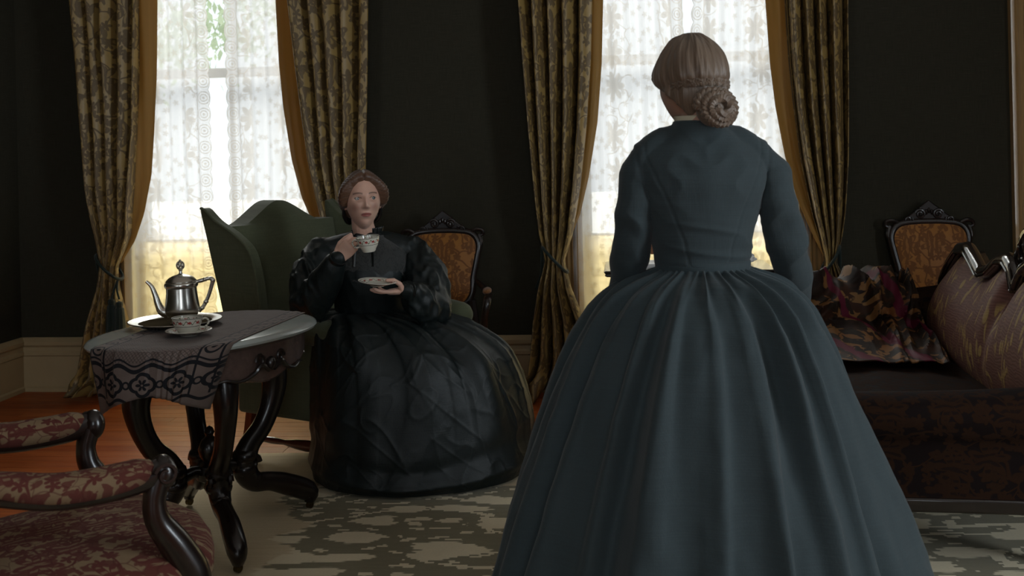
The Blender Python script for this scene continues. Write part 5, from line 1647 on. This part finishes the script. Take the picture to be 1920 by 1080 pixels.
def eyes(parent, mat, gaze):
    for (ex, ez), y in zip(EYE, EY):
        o = obj('eye', ell((0, 0, 0), 0.0125, 0.0125, 0.0125, 24, 16), M['eye'], parent)
        o.matrix_local = Matrix.Translation(-Vector(parent.location)) @ mat @ Matrix.Translation((ex, y, ez)) @ Matrix.Rotation(gaze[0], 4, 'Z') @ Matrix.Rotation(gaze[1], 4, 'X')

def hand_mb(w, d, s, n, curls, thumb, size=1.0, spread=1.0):
    """w wrist; d towards the fingers; s thumb side; n the way the fingers curl (palm side)"""
    w = Vector(w); d = Vector(d).normalized(); s = Vector(s); s = (s - d * s.dot(d)).normalized()
    nn = d.cross(s); nn = nn if nn.dot(Vector(n)) > 0 else -nn; n = nn
    k = size; mb = MB()
    secs = [(-0.030, 0.026, 0.020), (0.0, 0.027, 0.018), (0.025, 0.034, 0.017), (0.055, 0.039, 0.0155), (0.080, 0.039, 0.0135), (0.090, 0.034, 0.010)]
    def pf(u, v):
        q = v * (len(secs) - 1); i = min(int(q), len(secs) - 2); t = q - i
        l, a, b = [secs[i][m] * (1 - t) + secs[i + 1][m] * t for m in range(3)]
        an = 2 * PI * u
        return w + d * l * k + s * a * k * math.cos(an) + n * b * k * math.sin(an)
    g = grid(pf, 20, 15, cu=True); g.f.append(tuple(range(20))[::-1]); g.f.append(tuple(15 * 20 + i for i in range(20))); mb.join(g)
    offs = [0.0295, 0.0098, -0.0098, -0.0285]; lens = [0.070, 0.078, 0.072, 0.057]; base = [0.078, 0.084, 0.080, 0.072]; rads = [0.0088, 0.009, 0.0086, 0.0076]
    for o_, L, b0, r, cu in zip(offs, lens, base, rads, curls):
        p = w + d * b0 * k + s * o_ * k * spread; ang = 0.0; pts = [p - d * 0.02 * k, p]
        sd = s * (o_ * 1.2)
        for fr, c in zip((0.46, 0.31, 0.23), cu):
            ang += c; p = p + (d * math.cos(ang) + n * math.sin(ang) + sd * (spread - 1) * 6).normalized() * L * fr * k; pts.append(p)
        mb.join(capsule(pts, [r * k * 1.02, r * k * 1.05, r * k, r * k * 0.92, r * k * 0.80], 12))
    tp = w + d * 0.022 * k + s * 0.024 * k; pts = [tp]
    for L, (a, b, c) in zip((0.040, 0.034, 0.027), thumb):
        v = (d * a + s * b + n * c).normalized(); tp = tp + v * L * k; pts.append(tp)
    mb.join(capsule(pts, [0.0145 * k, 0.0115 * k, 0.0100 * k, 0.0082 * k], 12))
    return mb

def rings_mb(rings, n=40, ex=1.0):
    """rings: (cx, cy, z, rx, ry)"""
    mb = MB(); vsx, f = [], []
    for cx, cy, z, rx, ry in rings:
        for i in range(n):
            a = 2 * PI * i / n; c, s = math.cos(a), math.sin(a)
            vsx.append((cx + rx * math.copysign(abs(c) ** ex, c), cy + ry * math.copysign(abs(s) ** ex, s), z))
    for j in range(len(rings) - 1): f += [(j * n + i, j * n + (i + 1) % n, (j + 1) * n + (i + 1) % n, (j + 1) * n + i) for i in range(n)]
    f += [tuple(range(n))[::-1], tuple((len(rings) - 1) * n + i for i in range(n))]
    return mb.add(vsx, f)

def shift(mb, o):
    mb.v = [(v[0] - o[0], v[1] - o[1], v[2] - o[2]) for v in mb.v]; return mb

def smooth_rings(keys, n):
    return [tuple(p) for p in catmull(keys, n)]

def smoothstep(a, b, x):
    t = np.clip((x - a) / (b - a), 0, 1); return t * t * (3 - 2 * t)

# ================================================================== seated woman
SEAT = Vector((-0.62, 4.46, 0.0))
HC = P(680, 380, 4.40)
HM = Matrix.Translation(HC) @ Matrix.Rotation(R(17), 4, 'Z') @ Matrix.Rotation(R(-1.0), 4, 'Y') @ Matrix.Rotation(R(-3), 4, 'X')
nb = P(690, 462, 4.47)                                      # base of the neck
rs, re, rw = P(604, 486, 4.46), P(583, 572, 4.28), P(633, 488, 4.13)
ls, le, lw = P(780, 484, 4.50), P(806, 578, 4.32), P(764, 547, 4.15)
cup_c = P(692, 457, 4.07)
sau_c = P(707, 531, 4.07)
TX, TY = nb.x, nb.y
body = MB()
body.join(head_mb(HM))
body.join(capsule([HM @ Vector((0, 0.022, -0.05)), HM @ Vector((0, 0.030, -0.10)), nb + Vector((0, 0.0, 0.0)), nb + Vector((0, 0.01, -0.05))], [0.048, 0.047, 0.052, 0.07], 20))
body.join(rings_mb(smooth_rings([(TX, TY + .02, 0.44, .10, .08), (TX, TY + .02, 0.48, .155, .12), (TX, TY + .02, 0.60, .12, .095), (TX, TY, 0.74, .13, .10), (TX, TY, 0.86, .15, .095), (TX, TY, 0.925, .13, .07), (TX, TY, 0.965, .06, .05)], 24)))
for a, b, c in ((rs, re, rw), (ls, le, lw)):
    body.join(capsule([a, (a + b) / 2, b], [0.048, 0.044, 0.038], 14)); body.join(capsule([b, (b + c) / 2, c], [0.038, 0.034, 0.024], 14))
kn = [Vector((-0.50, 4.14, 0.50)), Vector((-0.32, 4.22, 0.50))]
for q, (hx, kk) in enumerate(zip((-0.09, 0.09), kn)):
    body.join(capsule([(TX + hx, TY, 0.50), kk], [0.075, 0.055], 14))
    ft = kk + Vector((0.02, -0.02, -0.44)); body.join(capsule([kk, (kk + ft) / 2, ft], [0.055, 0.05, 0.035], 14))
    body.join(capsule([ft + Vector((0, 0.03, 0)), ft + Vector((0.02, -0.12, -0.015))], [0.034, 0.026], 12))
# right hand pinches the cup's handle, left hand carries the saucer
rd = Vector((0.62, -0.16, 0.62)); rsd = Vector((-0.60, 0.05, 0.75)); rn = Vector((0.2, 1, 0))
body.join(hand_mb(rw, rd, rsd, rn, [(0.75, 0.75, 0.5), (0.75, 1.0, 0.6), (0.85, 1.1, 0.7), (0.95, 1.2, 0.7)], [(0.75, 0.45, 0.45), (0.85, 0.0, 0.55), (0.9, -0.2, 0.3)], 0.90))
ld_ = Vector((-0.93, -0.20, -0.04)); lsd = Vector((-0.15, -1, 0.1)); ln = Vector((0, 0, 1))
body.join(hand_mb(lw, ld_, lsd, ln, [(0.10, 0.22, 0.2), (0.06, 0.2, 0.2), (0.1, 0.25, 0.2), (0.2, 0.35, 0.3)], [(0.35, 0.55, 0.75), (0.75, 0.15, 0.55), (0.9, -0.1, 0.05)], 0.90))
me = remesh(shift(body, SEAT), 0.0025, 2, name='seated_person_body', colors=face_tint(Matrix.Translation(-SEAT) @ HM))
me.materials.append(M['skin'])
sw = link('person', me); sw.location = SEAT
tag(sw, 'seated woman in black taffeta dress raising a teacup and holding a saucer', 'person')
eyes(sw, HM, (R(20), R(-4)))
# hair: parted in the middle, rolled over the ears, knot in a net behind
def hair_shell(nu, nv, thick, extra=None):
    d = dirs(nu, nv); p = head_np(d)
    az = np.arctan2(d[:, 0], -d[:, 1]); el = np.arcsin(np.clip(d[:, 2], -1, 1))
    t = thick(az, el, d)
    q = p + d * t[:, None]
    mb = MB(); mb.add(q.tolist(), sphere_faces(nu, nv), [(a, e) for a, e in zip(az / (2 * PI), el / PI)])
    return mb
def sitter_hair(az, el, d):
    a = np.abs(az)
    line = np.interp(a, [0, 0.45, 0.80, 1.10, 1.35, 1.7, 2.2, 3.2], [0.80, 0.74, 0.52, 0.16, -0.16, -0.28, -0.55, -0.75])
    inside = smoothstep(-0.05, 0.07, el - line)
    puff = 0.017 + 0.018 * np.exp(-((a - 1.25) / 0.5) ** 2 - ((el - 0.32) / 0.42) ** 2) + 0.007 * np.exp(-((el - line - 0.22) / 0.16) ** 2)
    strands = 0.0016 * np.sin(el * 70 + az * 6) * np.exp(-((a - 1.2) / 0.8) ** 2) + 0.0012 * np.sin(az * 90)
    part = -0.009 * np.exp(-(d[:, 0] / 0.05) ** 2) * smoothstep(0.6, 0.85, el) * (d[:, 1] < 0.2)
    return inside * (puff + strands + part) - (1 - inside) * 0.014
def place_head(mb, mat, o):
    mb.v = [tuple(mat @ Vector(v) - o) for v in mb.v]; return mb
hm_ = hair_shell(150, 110, sitter_hair)
hm_.uv = [(v[2] * 1.2 + 0.3 * abs(v[0]), v[0] + v[1]) for v in hm_.v]
hr = obj('hair', place_head(hm_, HM, SEAT), M['auburn'], sw, angle=None, fixn=False)
kn_ = ell((-0.004, 0.098, -0.055), 0.058, 0.040, 0.052, 24, 16)
obj('hair_net', place_head(kn_, HM, SEAT), M['ribbon'], hr)
for s in (-1, 1):
    rib = tube(catmull([(s * 0.079, 0.022, -0.026), (s * 0.078, 0.030, -0.055), (s * 0.066, 0.050, -0.080), (s * 0.05, 0.07, -0.09)], 16), [0.010, 0.014, 0.013, 0.010], 8, flat=0.6)
    obj('ribbon', place_head(rib, HM, SEAT), M['ribbon'], hr)
# dress: bodice with puffed sleeves
bod = MB()
bod.join(rings_mb(smooth_rings([(TX, TY + .01, 0.52, .13, .11), (TX, TY + .01, 0.60, .142, .118), (TX, TY - .005, 0.70, .150, .125), (TX, TY - .02, 0.80, .165, .135), (TX, TY - .015, 0.87, .175, .125), (TX, TY, 0.925, .165, .098), (TX, TY, 0.955, .115, .080), (TX, TY, 0.975, .072, .070), (TX, TY - .002, 1.000, .060, .062)], 40)))
for s, (a, b, c) in ((-1, (rs, re, rw)), (1, (ls, le, lw))):
    bod.join(ell((a.x - s * 0.005, a.y, a.z - 0.005), 0.085, 0.085, 0.075, 20, 14))
    m1 = (a + b) / 2 + Vector((s * 0.02, 0, 0)); b2 = b + Vector((s * 0.004, 0, -0.006))
    bod.join(capsule(catmull([a, m1, b2], 10), [0.080, 0.084, 0.082, 0.074], 20))
    m2 = (b + c) / 2 + Vector((0, 0, -0.016)); dd = (c - b).normalized()
    bod.join(capsule(catmull([b2, m2, c - dd * 0.035], 10), [0.076, 0.072, 0.062, 0.046], 20))
    bod.join(capsule([c - dd * 0.05, c + dd * 0.004], [0.036, 0.033], 16))
    bod.join(capsule(catmull([Vector((TX + s * 0.05, TY, 0.955)), Vector((TX + s * 0.13, TY, 0.925)), a + Vector((s * 0.0, 0, 0.02))], 8), [0.05, 0.06, 0.06], 16))
SEATv = np.array(SEAT)
def bod_wr(co, no):
    w = co + SEATv
    arm = smoothstep(0.15, 0.22, np.abs(w[:, 0] - TX)) 
    rid = 1 - np.abs(fbm(np.stack([w[:, 0] * 17, w[:, 1] * 13, w[:, 2] * 11 + w[:, 0] * 12], 1), 2)) * 2
    rid2 = 1 - np.abs(vnoise(w * np.array([30, 22, 20]) + 9.0)) * 2
    amp = 0.013 * arm + 0.0025 * (1 - arm)
    return co + no * (amp * (rid * 0.8 + 0.35 * rid2))[:, None]
me = remesh(shift(bod, SEAT), 0.0055, 3, bod_wr, 'bodice'); me.materials.append(M['taffeta'])
bo_s = link('bodice', me, sw)
# yoke with beaded lace, standing collar frill and bow
def yoke(u, v):
    a = -PI * 0.98 + u * PI * 0.96
    z = 0.985 - 0.175 * v - 0.03 * v * math.cos(4 * (a + PI / 2)) * 0.5
    rx = np.interp(z, [0.78, 0.80, 0.87, 0.925, 0.955, 0.975, 1.0], [.166, .168, .180, .170, .122, .080, .066])
    ry = np.interp(z, [0.78, 0.80, 0.87, 0.925, 0.955, 0.975, 1.0], [.140, .140, .132, .106, .088, .078, .068])
    return (TX + rx * math.cos(a) - SEAT.x, TY - 0.012 + ry * math.sin(a) - SEAT.y - 0.002, z)
mb = grid(yoke, 60, 24); mb.uv = [(u * 0.7, v * 0.25) for u, v in mb.uv]
obj('lace_yoke', mb, M['black_lace'], bo_s, fixn=False, solid=0.004)
def frill(u, v):
    a = 2 * PI * u; r = 0.060 + 0.006 * v + 0.004 * math.sin(a * 22) * v
    return (TX + r * math.cos(a) - SEAT.x, TY - 0.002 + r * 1.02 * math.sin(a) - SEAT.y, 0.985 + 0.030 * v + 0.005 * math.cos(a))
obj('collar', grid(frill, 132, 6, cu=True), M['ribbon'], bo_s, fixn=False, solid=0.002)
bw = MB()
for s in (-1, 1):
    bw.join(ell((TX + s * 0.026 - SEAT.x, TY - 0.072 - SEAT.y, 0.985), 0.026, 0.012, 0.015, 12, 8))
    bw.join(tube(catmull([(TX + s * 0.006 - SEAT.x, TY - 0.078 - SEAT.y, 0.98), (TX + s * 0.03 - SEAT.x, TY - 0.112 - SEAT.y, 0.93), (TX + s * 0.034 - SEAT.x, TY - 0.138 - SEAT.y, 0.86)], 10), [0.010, 0.013, 0.016], 8, flat=0.4))
obj('neck_bow', bw, M['ribbon'], bo_s)
for c, b in ((rw, re), (lw, le)):
    dd = (c - b).normalized(); mb = tube([c - dd * 0.03 - SEAT, c - dd * 0.01 - SEAT, c + dd * 0.008 - SEAT], [0.037, 0.036, 0.038], 20)
    obj('cuff', mb, M['ribbon'], bo_s)
# skirt: a wide dome over the knees
SK = [  # z, cx, cy, left, right, front, back
    (0.665, TX + .00, TY - .01, .135, .135, .125, .11), (0.660, TX + .02, TY - .04, .20, .205, .19, .13), (0.640, -0.555, 4.42, .265, .265, .245, .17),
    (0.600, -0.520, 4.415, .325, .335, .300, .20), (0.510, -0.480, 4.42, .375, .428, .365, .24), (0.400, -0.465, 4.425, .395, .478, .405, .27), (0.250, -0.460, 4.43, .408, .515, .430, .29),
    (0.110, -0.460, 4.43, .414, .535, .448, .30), (0.040, -0.460, 4.43, .414, .532, .452, .30), (0.012, -0.460, 4.43, .408, .520, .445, .295)]
def skirt_seated(u, v):
    k = v * (len(SK) - 1)
    z, cx, cy_, l, r, f_, b = SKS[int(round(v * 240))]
    a = 2 * PI * u; c, s = math.cos(a), math.sin(a)
    return (cx + (r if c > 0 else l) * math.copysign(abs(c) ** .95, c), cy_ + (b if s > 0 else f_) * math.copysign(abs(s) ** .95, s), z)
SKS = [tuple(p) for p in catmull(SK, 240)]
mb = grid(skirt_seated, 640, 240, cu=True)
V = np.array(mb.v); UVm = np.array(mb.uv)
u, v = UVm[:, 0], UVm[:, 1]
ctr_ = np.array([-0.47, 4.43])
rad = V[:, :2] - ctr_; rl = np.linalg.norm(rad, axis=1, keepdims=True); rad = rad / np.maximum(rl, 1e-6)
aa = u * 2 * PI
gath = np.sin(aa * 16 + 2.2 * vnoise(np.stack([np.cos(aa) * 3, np.sin(aa) * 3, v * 2], 1)))
gath = np.sign(gath) * np.abs(gath) ** 0.7
big = vnoise(np.stack([np.cos(aa + v * 0.5) * 4.0, np.sin(aa + v * 0.5) * 4.0, v * 1.6], 1))
c1 = vnoise(np.stack([V[:, 0] * 7.5 + V[:, 2] * 5, V[:, 1] * 7.5, V[:, 2] * 3.2 - V[:, 0] * 2.5], 1))
c2 = vnoise(np.stack([V[:, 0] * 13 - V[:, 2] * 9 + 7, V[:, 1] * 12, V[:, 2] * 7 + V[:, 0] * 4], 1))
c3 = vnoise(np.stack([V[:, 0] * 20 - V[:, 2] * 8 + 3, V[:, 1] * 16, V[:, 2] * 9 - V[:, 0] * 9], 1))
c4 = vnoise(np.stack([V[:, 0] * 9 + V[:, 2] * 11 + 13, V[:, 1] * 9, V[:, 2] * 6 + V[:, 0] * 5], 1))
cr1 = 0.50 * np.exp(-np.abs(c1) / 0.13) + 0.30 * np.exp(-np.abs(c2) / 0.11) + 0.20 * np.exp(-np.abs(c3) / 0.10) * (c2 > -0.1) + 0.30 * np.exp(-np.abs(c4) / 0.09) * (c1 > -0.15)
amp = np.interp(v, [0, .1, .3, .6, .9, 1], [.004, .010, .012, .010, .008, .006])
hd = amp * gath * np.interp(v, [0, .35, .7, 1], [1, .9, .35, .3]) + np.interp(v, [0, .2, .5, 1], [0, .012, .020, .012]) * big + np.interp(v, [0, .2, .5, .9, 1], [.003, .008, .011, .007, .003]) * cr1
roll_ = 0.012 * np.exp(-((v - 0.86 - 0.03 * np.sin(aa * 3)) / 0.035) ** 2) - 0.010 * np.exp(-((v - 0.76 - 0.03 * np.sin(aa * 3)) / 0.03) ** 2)
V[:, :2] += rad * (hd + roll_)[:, None] * 0.85
V[:, 2] += hd * np.interp(v, [0, .25, .6, 1], [.7, .7, .1, 0])
V[:, 2] = np.maximum(V[:, 2], 0.0125)
mb.v = [tuple(p) for p in (V - SEATv)]
obj('skirt', mb, M['taffeta'], sw, angle=None, fixn=False)

# the cup and saucer she holds
c2_ = copy_tree(cu); c2_.location = cup_c + Vector((0, 0, -0.030)); c2_.rotation_euler = (R(-6), R(4), R(178))
c2_.scale = (0.9, 0.9, 1.05)
tag(c2_, 'china teacup with red sprigs raised in the seated woman\'s hand', 'teacup', 'china teacups')
o = obj('saucer', saucer_mb(0.076), M['saucer']); o.location = sau_c + Vector((0, 0, -0.010)); o.rotation_euler = (R(3), R(5), 0)
tag(o, 'white china saucer held in the seated woman\'s left hand', 'saucer', 'china saucers')

# ================================================================== standing woman
S0 = P(1322, 700, 2.75); S0.z = 0.0
H2 = P(1297, 163, 2.765)
M2 = Matrix.Translation(H2) @ Matrix.Rotation(math.atan2(-0.34, -0.94), 4, 'Z') @ Matrix.Rotation(R(5), 4, 'X') @ Matrix.Scale(1.05, 4)
SX, SY = S0.x, S0.y
def q(x, y, d): return P(x, y, d)
la = [q(1196, 332, 2.75), q(1189, 405, 2.735), q(1182, 480, 2.78), q(1174, 555, 2.90), q(1196, 640, 3.05)]
ra_ = [q(1450, 332, 2.75), q(1462, 405, 2.735), q(1481, 485, 2.78), q(1488, 560, 2.90), q(1462, 640, 3.05)]
body = MB(); body.join(head_mb(M2, False))
nk = Vector((SX - 0.008, SY - 0.012, 1.375))
body.join(capsule([M2 @ Vector((0, 0.02, -0.05)), M2 @ Vector((0, 0.03, -0.10)), nk, nk + Vector((0, 0, -0.06))], [0.048, 0.046, 0.05, 0.07], 20))
body.join(rings_mb(smooth_rings([(SX, SY, 0.80, .10, .08), (SX, SY, 0.90, .15, .11), (SX, SY, 1.01, .105, .082), (SX, SY, 1.14, .118, .09), (SX, SY, 1.25, .14, .085), (SX, SY, 1.32, .12, .065), (SX, SY, 1.365, .055, .05)], 24)))
for arm in (la, ra_):
    body.join(capsule(catmull(arm, 24), [0.040, 0.037, 0.033, 0.029, 0.022], 14))
    wv = arm[-1]; dd = (arm[-1] - arm[-2]).normalized(); inn = Vector((SX - wv.x, 0, 0)).normalized()
    body.join(hand_mb(wv, dd + inn * 0.4 + Vector((0, 0.15, 0)), Vector((0, 1, 0.3)), inn, [(0.3, 0.4, 0.3)] * 4, [(0.8, 0.5, 0.2), (0.9, 0.2, 0.3), (1, 0, 0.3)], 0.9))
for hx in (-0.085, 0.085):
    body.join(capsule([(SX + hx, SY, 0.85), (SX + hx * 0.9, SY + 0.01, 0.46), (SX + hx * 0.9, SY, 0.09)], [0.08, 0.055, 0.035], 14))
    body.join(capsule([(SX + hx * 0.9, SY - 0.03, 0.04), (SX + hx, SY + 0.13, 0.028)], [0.036, 0.027], 12))
me = remesh(shift(body, S0), 0.004, 2, name='standing_person_body', colors=lambda co: np.zeros((len(co), 4)))
me.materials.append(M['skin2'])
st = link('person', me); st.location = S0
tag(st, 'standing woman in slate blue dress seen from behind, hair in a braided bun', 'person')
eyes(st, M2, (0, 0))
def stander_hair(az, el, d):
    a = np.abs(az)
    line = np.interp(a, [0, 0.45, 0.80, 1.05, 1.30, 1.6, 2.0, 2.4, 3.2], [0.80, 0.72, 0.48, 0.14, -0.08, -0.18, -0.45, -0.78, -0.95])
    inside = smoothstep(-0.12, 0.10, el - line)
    puff = 0.014 + 0.009 * np.exp(-((a - 1.2) / 0.5) ** 2 - ((el - 0.15) / 0.4) ** 2) + 0.006 * np.exp(-((a - 2.4) / 0.6) ** 2 - ((el - 0.45) / 0.4) ** 2)
    band = -0.006 * np.exp(-((el + 0.06) / 0.09) ** 2) + 0.007 * np.exp(-((el + 0.42) / 0.22) ** 2) * smoothstep(1.3, 1.7, a)
    strands = 0.0006 * np.sin(az * 58 + 5 * np.sin(el * 2 + az * 3)) + 0.0005 * np.sin(az * 131 + 3 * np.sin(az * 7)) + 0.0022 * np.sin(az * 9 + el * 2) + 0.0012 * np.sin(az * 23 + 2 * np.sin(el * 4))
    part = -0.006 * np.exp(-(d[:, 0] / 0.05) ** 2) * smoothstep(0.6, 0.85, el) * (d[:, 1] < 0.2)
    return inside * (puff + strands * smoothstep(0.05, 0.35, 1.45 - np.abs(el)) + part + band) - (1 - inside) * 0.014
hs = hair_shell(220, 120, stander_hair)
h2 = obj('hair', place_head(hs, M2, S0), M['brown_hair'], st, angle=None, fixn=False)
def braid(path, rad, amp, freq, up=(0, 0, 1)):
    """three strands plaited along a path"""
    pts = [Vector(p) for p in path]; n = len(pts); out = []
    for k in range(3):
        ph = 2 * PI * k / 3; st_ = []
        for i in range(n):
            t = (pts[min(i + 1, n - 1)] - pts[max(i - 1, 0)]).normalized(); u_ = Vector(up) - t * Vector(up).dot(t); u_.normalize(); b = t.cross(u_)
            w = i / (n - 1) * freq * 2 * PI + ph
            st_.append(pts[i] + u_ * amp * math.sin(w) + b * amp * 0.55 * math.sin(2 * w))
        out.append(tube(st_, rad, 8))
    return out
# braid that runs round the back of the head
arc = []
for k in range(91):
    a = -PI * 0.46 + PI * 0.92 * k / 90
    dv = np.array([[math.sin(a) * 0.995, math.cos(a) * 0.995, -0.09 + 0.02 * math.cos(a)]]); dv /= np.linalg.norm(dv)
    p = head_np(dv)[0] + dv[0] * (0.010 - 0.016 * abs(2 * k / 90 - 1) ** 6); arc.append(p)
mb = MB()
for t_ in braid(arc, 0.0052, 0.0072, 13): mb.join(t_)
mb.uv = [(v[2] * 3 + v[0], v[1]) for v in mb.v]
obj('braid', place_head(mb, M2, S0), M['brown_hair'], h2)
bun = MB(); bc = Vector((-0.002, 0.096, -0.076))
bun.join(ell(bc, 0.048, 0.034, 0.044, 24, 16))
pl = []
for k in range(211):
    g = k / 210; a = g * 2 * PI * 3.0; r = 0.050 * (1 - 0.80 * g) ** 0.8 * (1 + 0.10 * n1(g * 14, 3.0))
    pl.append(bc + Vector((r * math.cos(a) * 1.02, 0.010 + 0.030 * (1 - (r / 0.05) ** 2), r * math.sin(a) * 0.95)))
for t_ in braid(pl, 0.0068, 0.0075, 22, (0, 1, 0)): bun.join(t_)
bun.uv = [(v[2] * 2 + v[0] * 1.5, v[1]) for v in bun.v]
obj('bun', place_head(bun, M2, S0), M['brown_hair'], h2)
# bodice
bod = MB()
RG = smooth_rings([(SX, SY, 0.955, .122, .100), (SX, SY, 1.005, .119, .098), (SX, SY, 1.06, .126, .104), (SX, SY, 1.13, .140, .112), (SX, SY - .004, 1.20, .160, .116), (SX, SY - .004, 1.26, .172, .108), (SX, SY, 1.305, .160, .090), (SX, SY, 1.335, .125, .074), (SX, SY - .004, 1.360, .085, .066), (SX - .005, SY - .006, 1.374, .066, .063), (SX - .007, SY - .006, 1.387, .060, .060)], 50)
bod.join(rings_mb(RG, 48))
for s, arm in ((-1, la), (1, ra_)):
    bod.join(ell((arm[0].x - s * 0.004, arm[0].y, arm[0].z - 0.010), 0.050, 0.056, 0.052, 20, 14))
    bod.join(capsule(catmull(arm, 30), [0.049, 0.047, 0.048, 0.046, 0.036], 20))
    bod.join(capsule(catmull([Vector((SX + s * 0.06, SY, 1.335)), Vector((SX + s * 0.12, SY, 1.312)), arm[0] + Vector((0, 0, 0.0))], 8), [0.045, 0.047, 0.049], 16))
S0v = np.array(S0)
def bw2(co, no):
    w = co + S0v; x = w[:, 0] - SX; z = w[:, 2]; ax = np.abs(x)
    arm = smoothstep(0.150, 0.185, ax)
    low = 1 - smoothstep(1.10, 1.25, z)
    horiz = 1 - np.abs(vnoise(np.stack([x * 4 + 3, w[:, 1] * 2, z * 32 + x * 5], 1))) * 2
    diag = 1 - np.abs(vnoise(np.stack([x * 10 * np.sign(x) + z * 9, w[:, 1] * 8, z * 14 - ax * 12], 1) + 5)) * 2
    elb = np.exp(-((z - 1.06) / 0.09) ** 2)
    d = (1 - arm) * (0.0075 * low * horiz + 0.0045 * (1 - low) * diag) + arm * (0.0045 + 0.0060 * elb) * diag
    pit = np.exp(-((ax - 0.155) / 0.035) ** 2 - ((z - 1.19) / 0.07) ** 2); d += pit * 0.006 * diag
    back = (w[:, 1] < SY) * (1 - arm)
    seam = np.interp(z, [1.0, 1.08, 1.16, 1.24, 1.30], [0.045, 0.062, 0.090, 0.125, 0.150])
    d -= back * 0.0018 * np.exp(-((ax - seam) / 0.0035) ** 2)
    hole = np.interp(z, [1.12, 1.18, 1.26, 1.32], [0.148, 0.150, 0.166, 0.176]); d -= (w[:, 1] < SY + 0.02) * 0.0022 * np.exp(-((ax - hole) / 0.0045) ** 2) * (z > 1.13)
    return co + no * d[:, None]
me = remesh(shift(bod, S0), 0.0042, 3, bw2, 'bodice'); me.materials.append(M['blue_wool'])
b2 = link('bodice', me, st)
def coll(u, v):
    a = 2 * PI * u; r = 0.0570 + 0.001 * v
    return (SX - 0.008 + r * math.cos(a) - S0.x, SY - 0.005 + r * math.sin(a) - S0.y, 1.380 + 0.022 * v)
obj('linen_collar', grid(coll, 60, 4, cu=True), M['linen'], b2, fixn=False, solid=0.002)
obj('neckband', tube([(SX - 0.007 + 0.060 * math.cos(a) - S0.x, SY - 0.006 + 0.060 * math.sin(a) - S0.y, 1.384) for a in np.linspace(0, 2 * PI, 41)], 0.0045, 8, cap=False), M['blue_wool'], b2)
for arm in (la, ra_):
    dd = (arm[-1] - arm[-2]).normalized(); e = arm[-1] - S0
    obj('cuff', tube([e - dd * 0.02, e + dd * 0.0, e + dd * 0.015], [0.039, 0.038, 0.039], 20), M['blue_wool'], b2)
wbm = MB()
vsx = []; f = []
for j, z in enumerate((0.990, 0.994, 1.018, 1.022)):
    for i in range(64):
        a = 2 * PI * i / 64; k = 0.004 if j in (1, 2) else 0.001
        vsx.append(((0.120 + k) * math.cos(a), (0.100 + k) * math.sin(a), z))
for j in range(3): f += [(j * 64 + i, j * 64 + (i + 1) % 64, (j + 1) * 64 + (i + 1) % 64, (j + 1) * 64 + i) for i in range(64)]
obj('waistband', wbm.add(vsx, f), M['blue_wool'], b2, solid=0.003)
# bell skirt gathered into the waistband
prof3 = [(1.004, .119), (0.992, .140), (0.978, .178), (0.958, .215), (0.930, .250), (0.88, .290), (0.80, .336), (0.70, .380), (0.55, .437), (0.38, .500), (0.22, .548), (0.08, .590), (0.006, .605)]
P3 = [tuple(p) for p in catmull(prof3, 150)]
def sk2(u, v):
    z, r = P3[int(round(v * 150))]; a = 2 * PI * u
    return (r * math.cos(a), r * math.sin(a) * (0.86 + 0.14 * min(1, v * 2.5)), z)
mb = grid(sk2, 480, 150, cu=True); V = np.array(mb.v); UVm = np.array(mb.uv); u, v = UVm[:, 0], UVm[:, 1]; aa = u * 2 * PI
rad = np.stack([np.cos(aa), np.sin(aa)], 1)
cs, sn = np.cos(aa), np.sin(aa)
wrp = 2.4 * vnoise(np.stack([cs * 2.5, sn * 2.5, v * 1.3], 1)) + 1.0 * vnoise(np.stack([cs * 7, sn * 7, v * 2.2 + 4], 1))
f1 = np.sin(aa * 40 + wrp * 1.5); f2 = np.sin(aa * 22 + wrp * 1.6 + 0.7); f3 = np.sin(aa * 13 + wrp * 1.2 + 2.0)
sh = lambda s, e=0.75: np.sign(s) * np.abs(s) ** e
w1 = np.interp(v, [0, .08, .3, .55], [1, 1, .25, 0]); w2 = np.interp(v, [0, .1, .3, .75, 1], [.1, .7, 1, .75, .55]); w3 = np.interp(v, [0, .3, .7, 1], [0, .35, 1, 1])
amp = np.interp(v, [0, .05, .25, .6, 1], [.003, .012, .024, .034, .042])
mod = 0.85 + 0.95 * vnoise(np.stack([cs * 5 + 9, sn * 5, v * 2.2], 1))
hh = amp * mod * (w1 * sh(f1) * 0.8 + w2 * sh(f2) * 0.85 + w3 * f3 * 0.55)
crn = 0.0035 * (1 - np.abs(fbm(np.stack([V[:, 0] * 9, V[:, 1] * 9, V[:, 2] * 5], 1), 3)) * 2) * np.interp(v, [0, .15, 1], [0, 1, 1])
V[:, :2] += rad * (hh + crn)[:, None]
V[:, 0] = V[:, 0] * (1 - 0.025 * v) - 0.042 * v * v
V[:, 0] += -np.sin(aa) * 0.25 * amp * np.cos(aa * 22 + wrp * 1.6) * w2
mb.v = [tuple(p) for p in V]
obj('skirt', mb, M['blue_wool'], st, angle=None, fixn=False)

sw.location.z += 0.006
st.location.z += 0.006
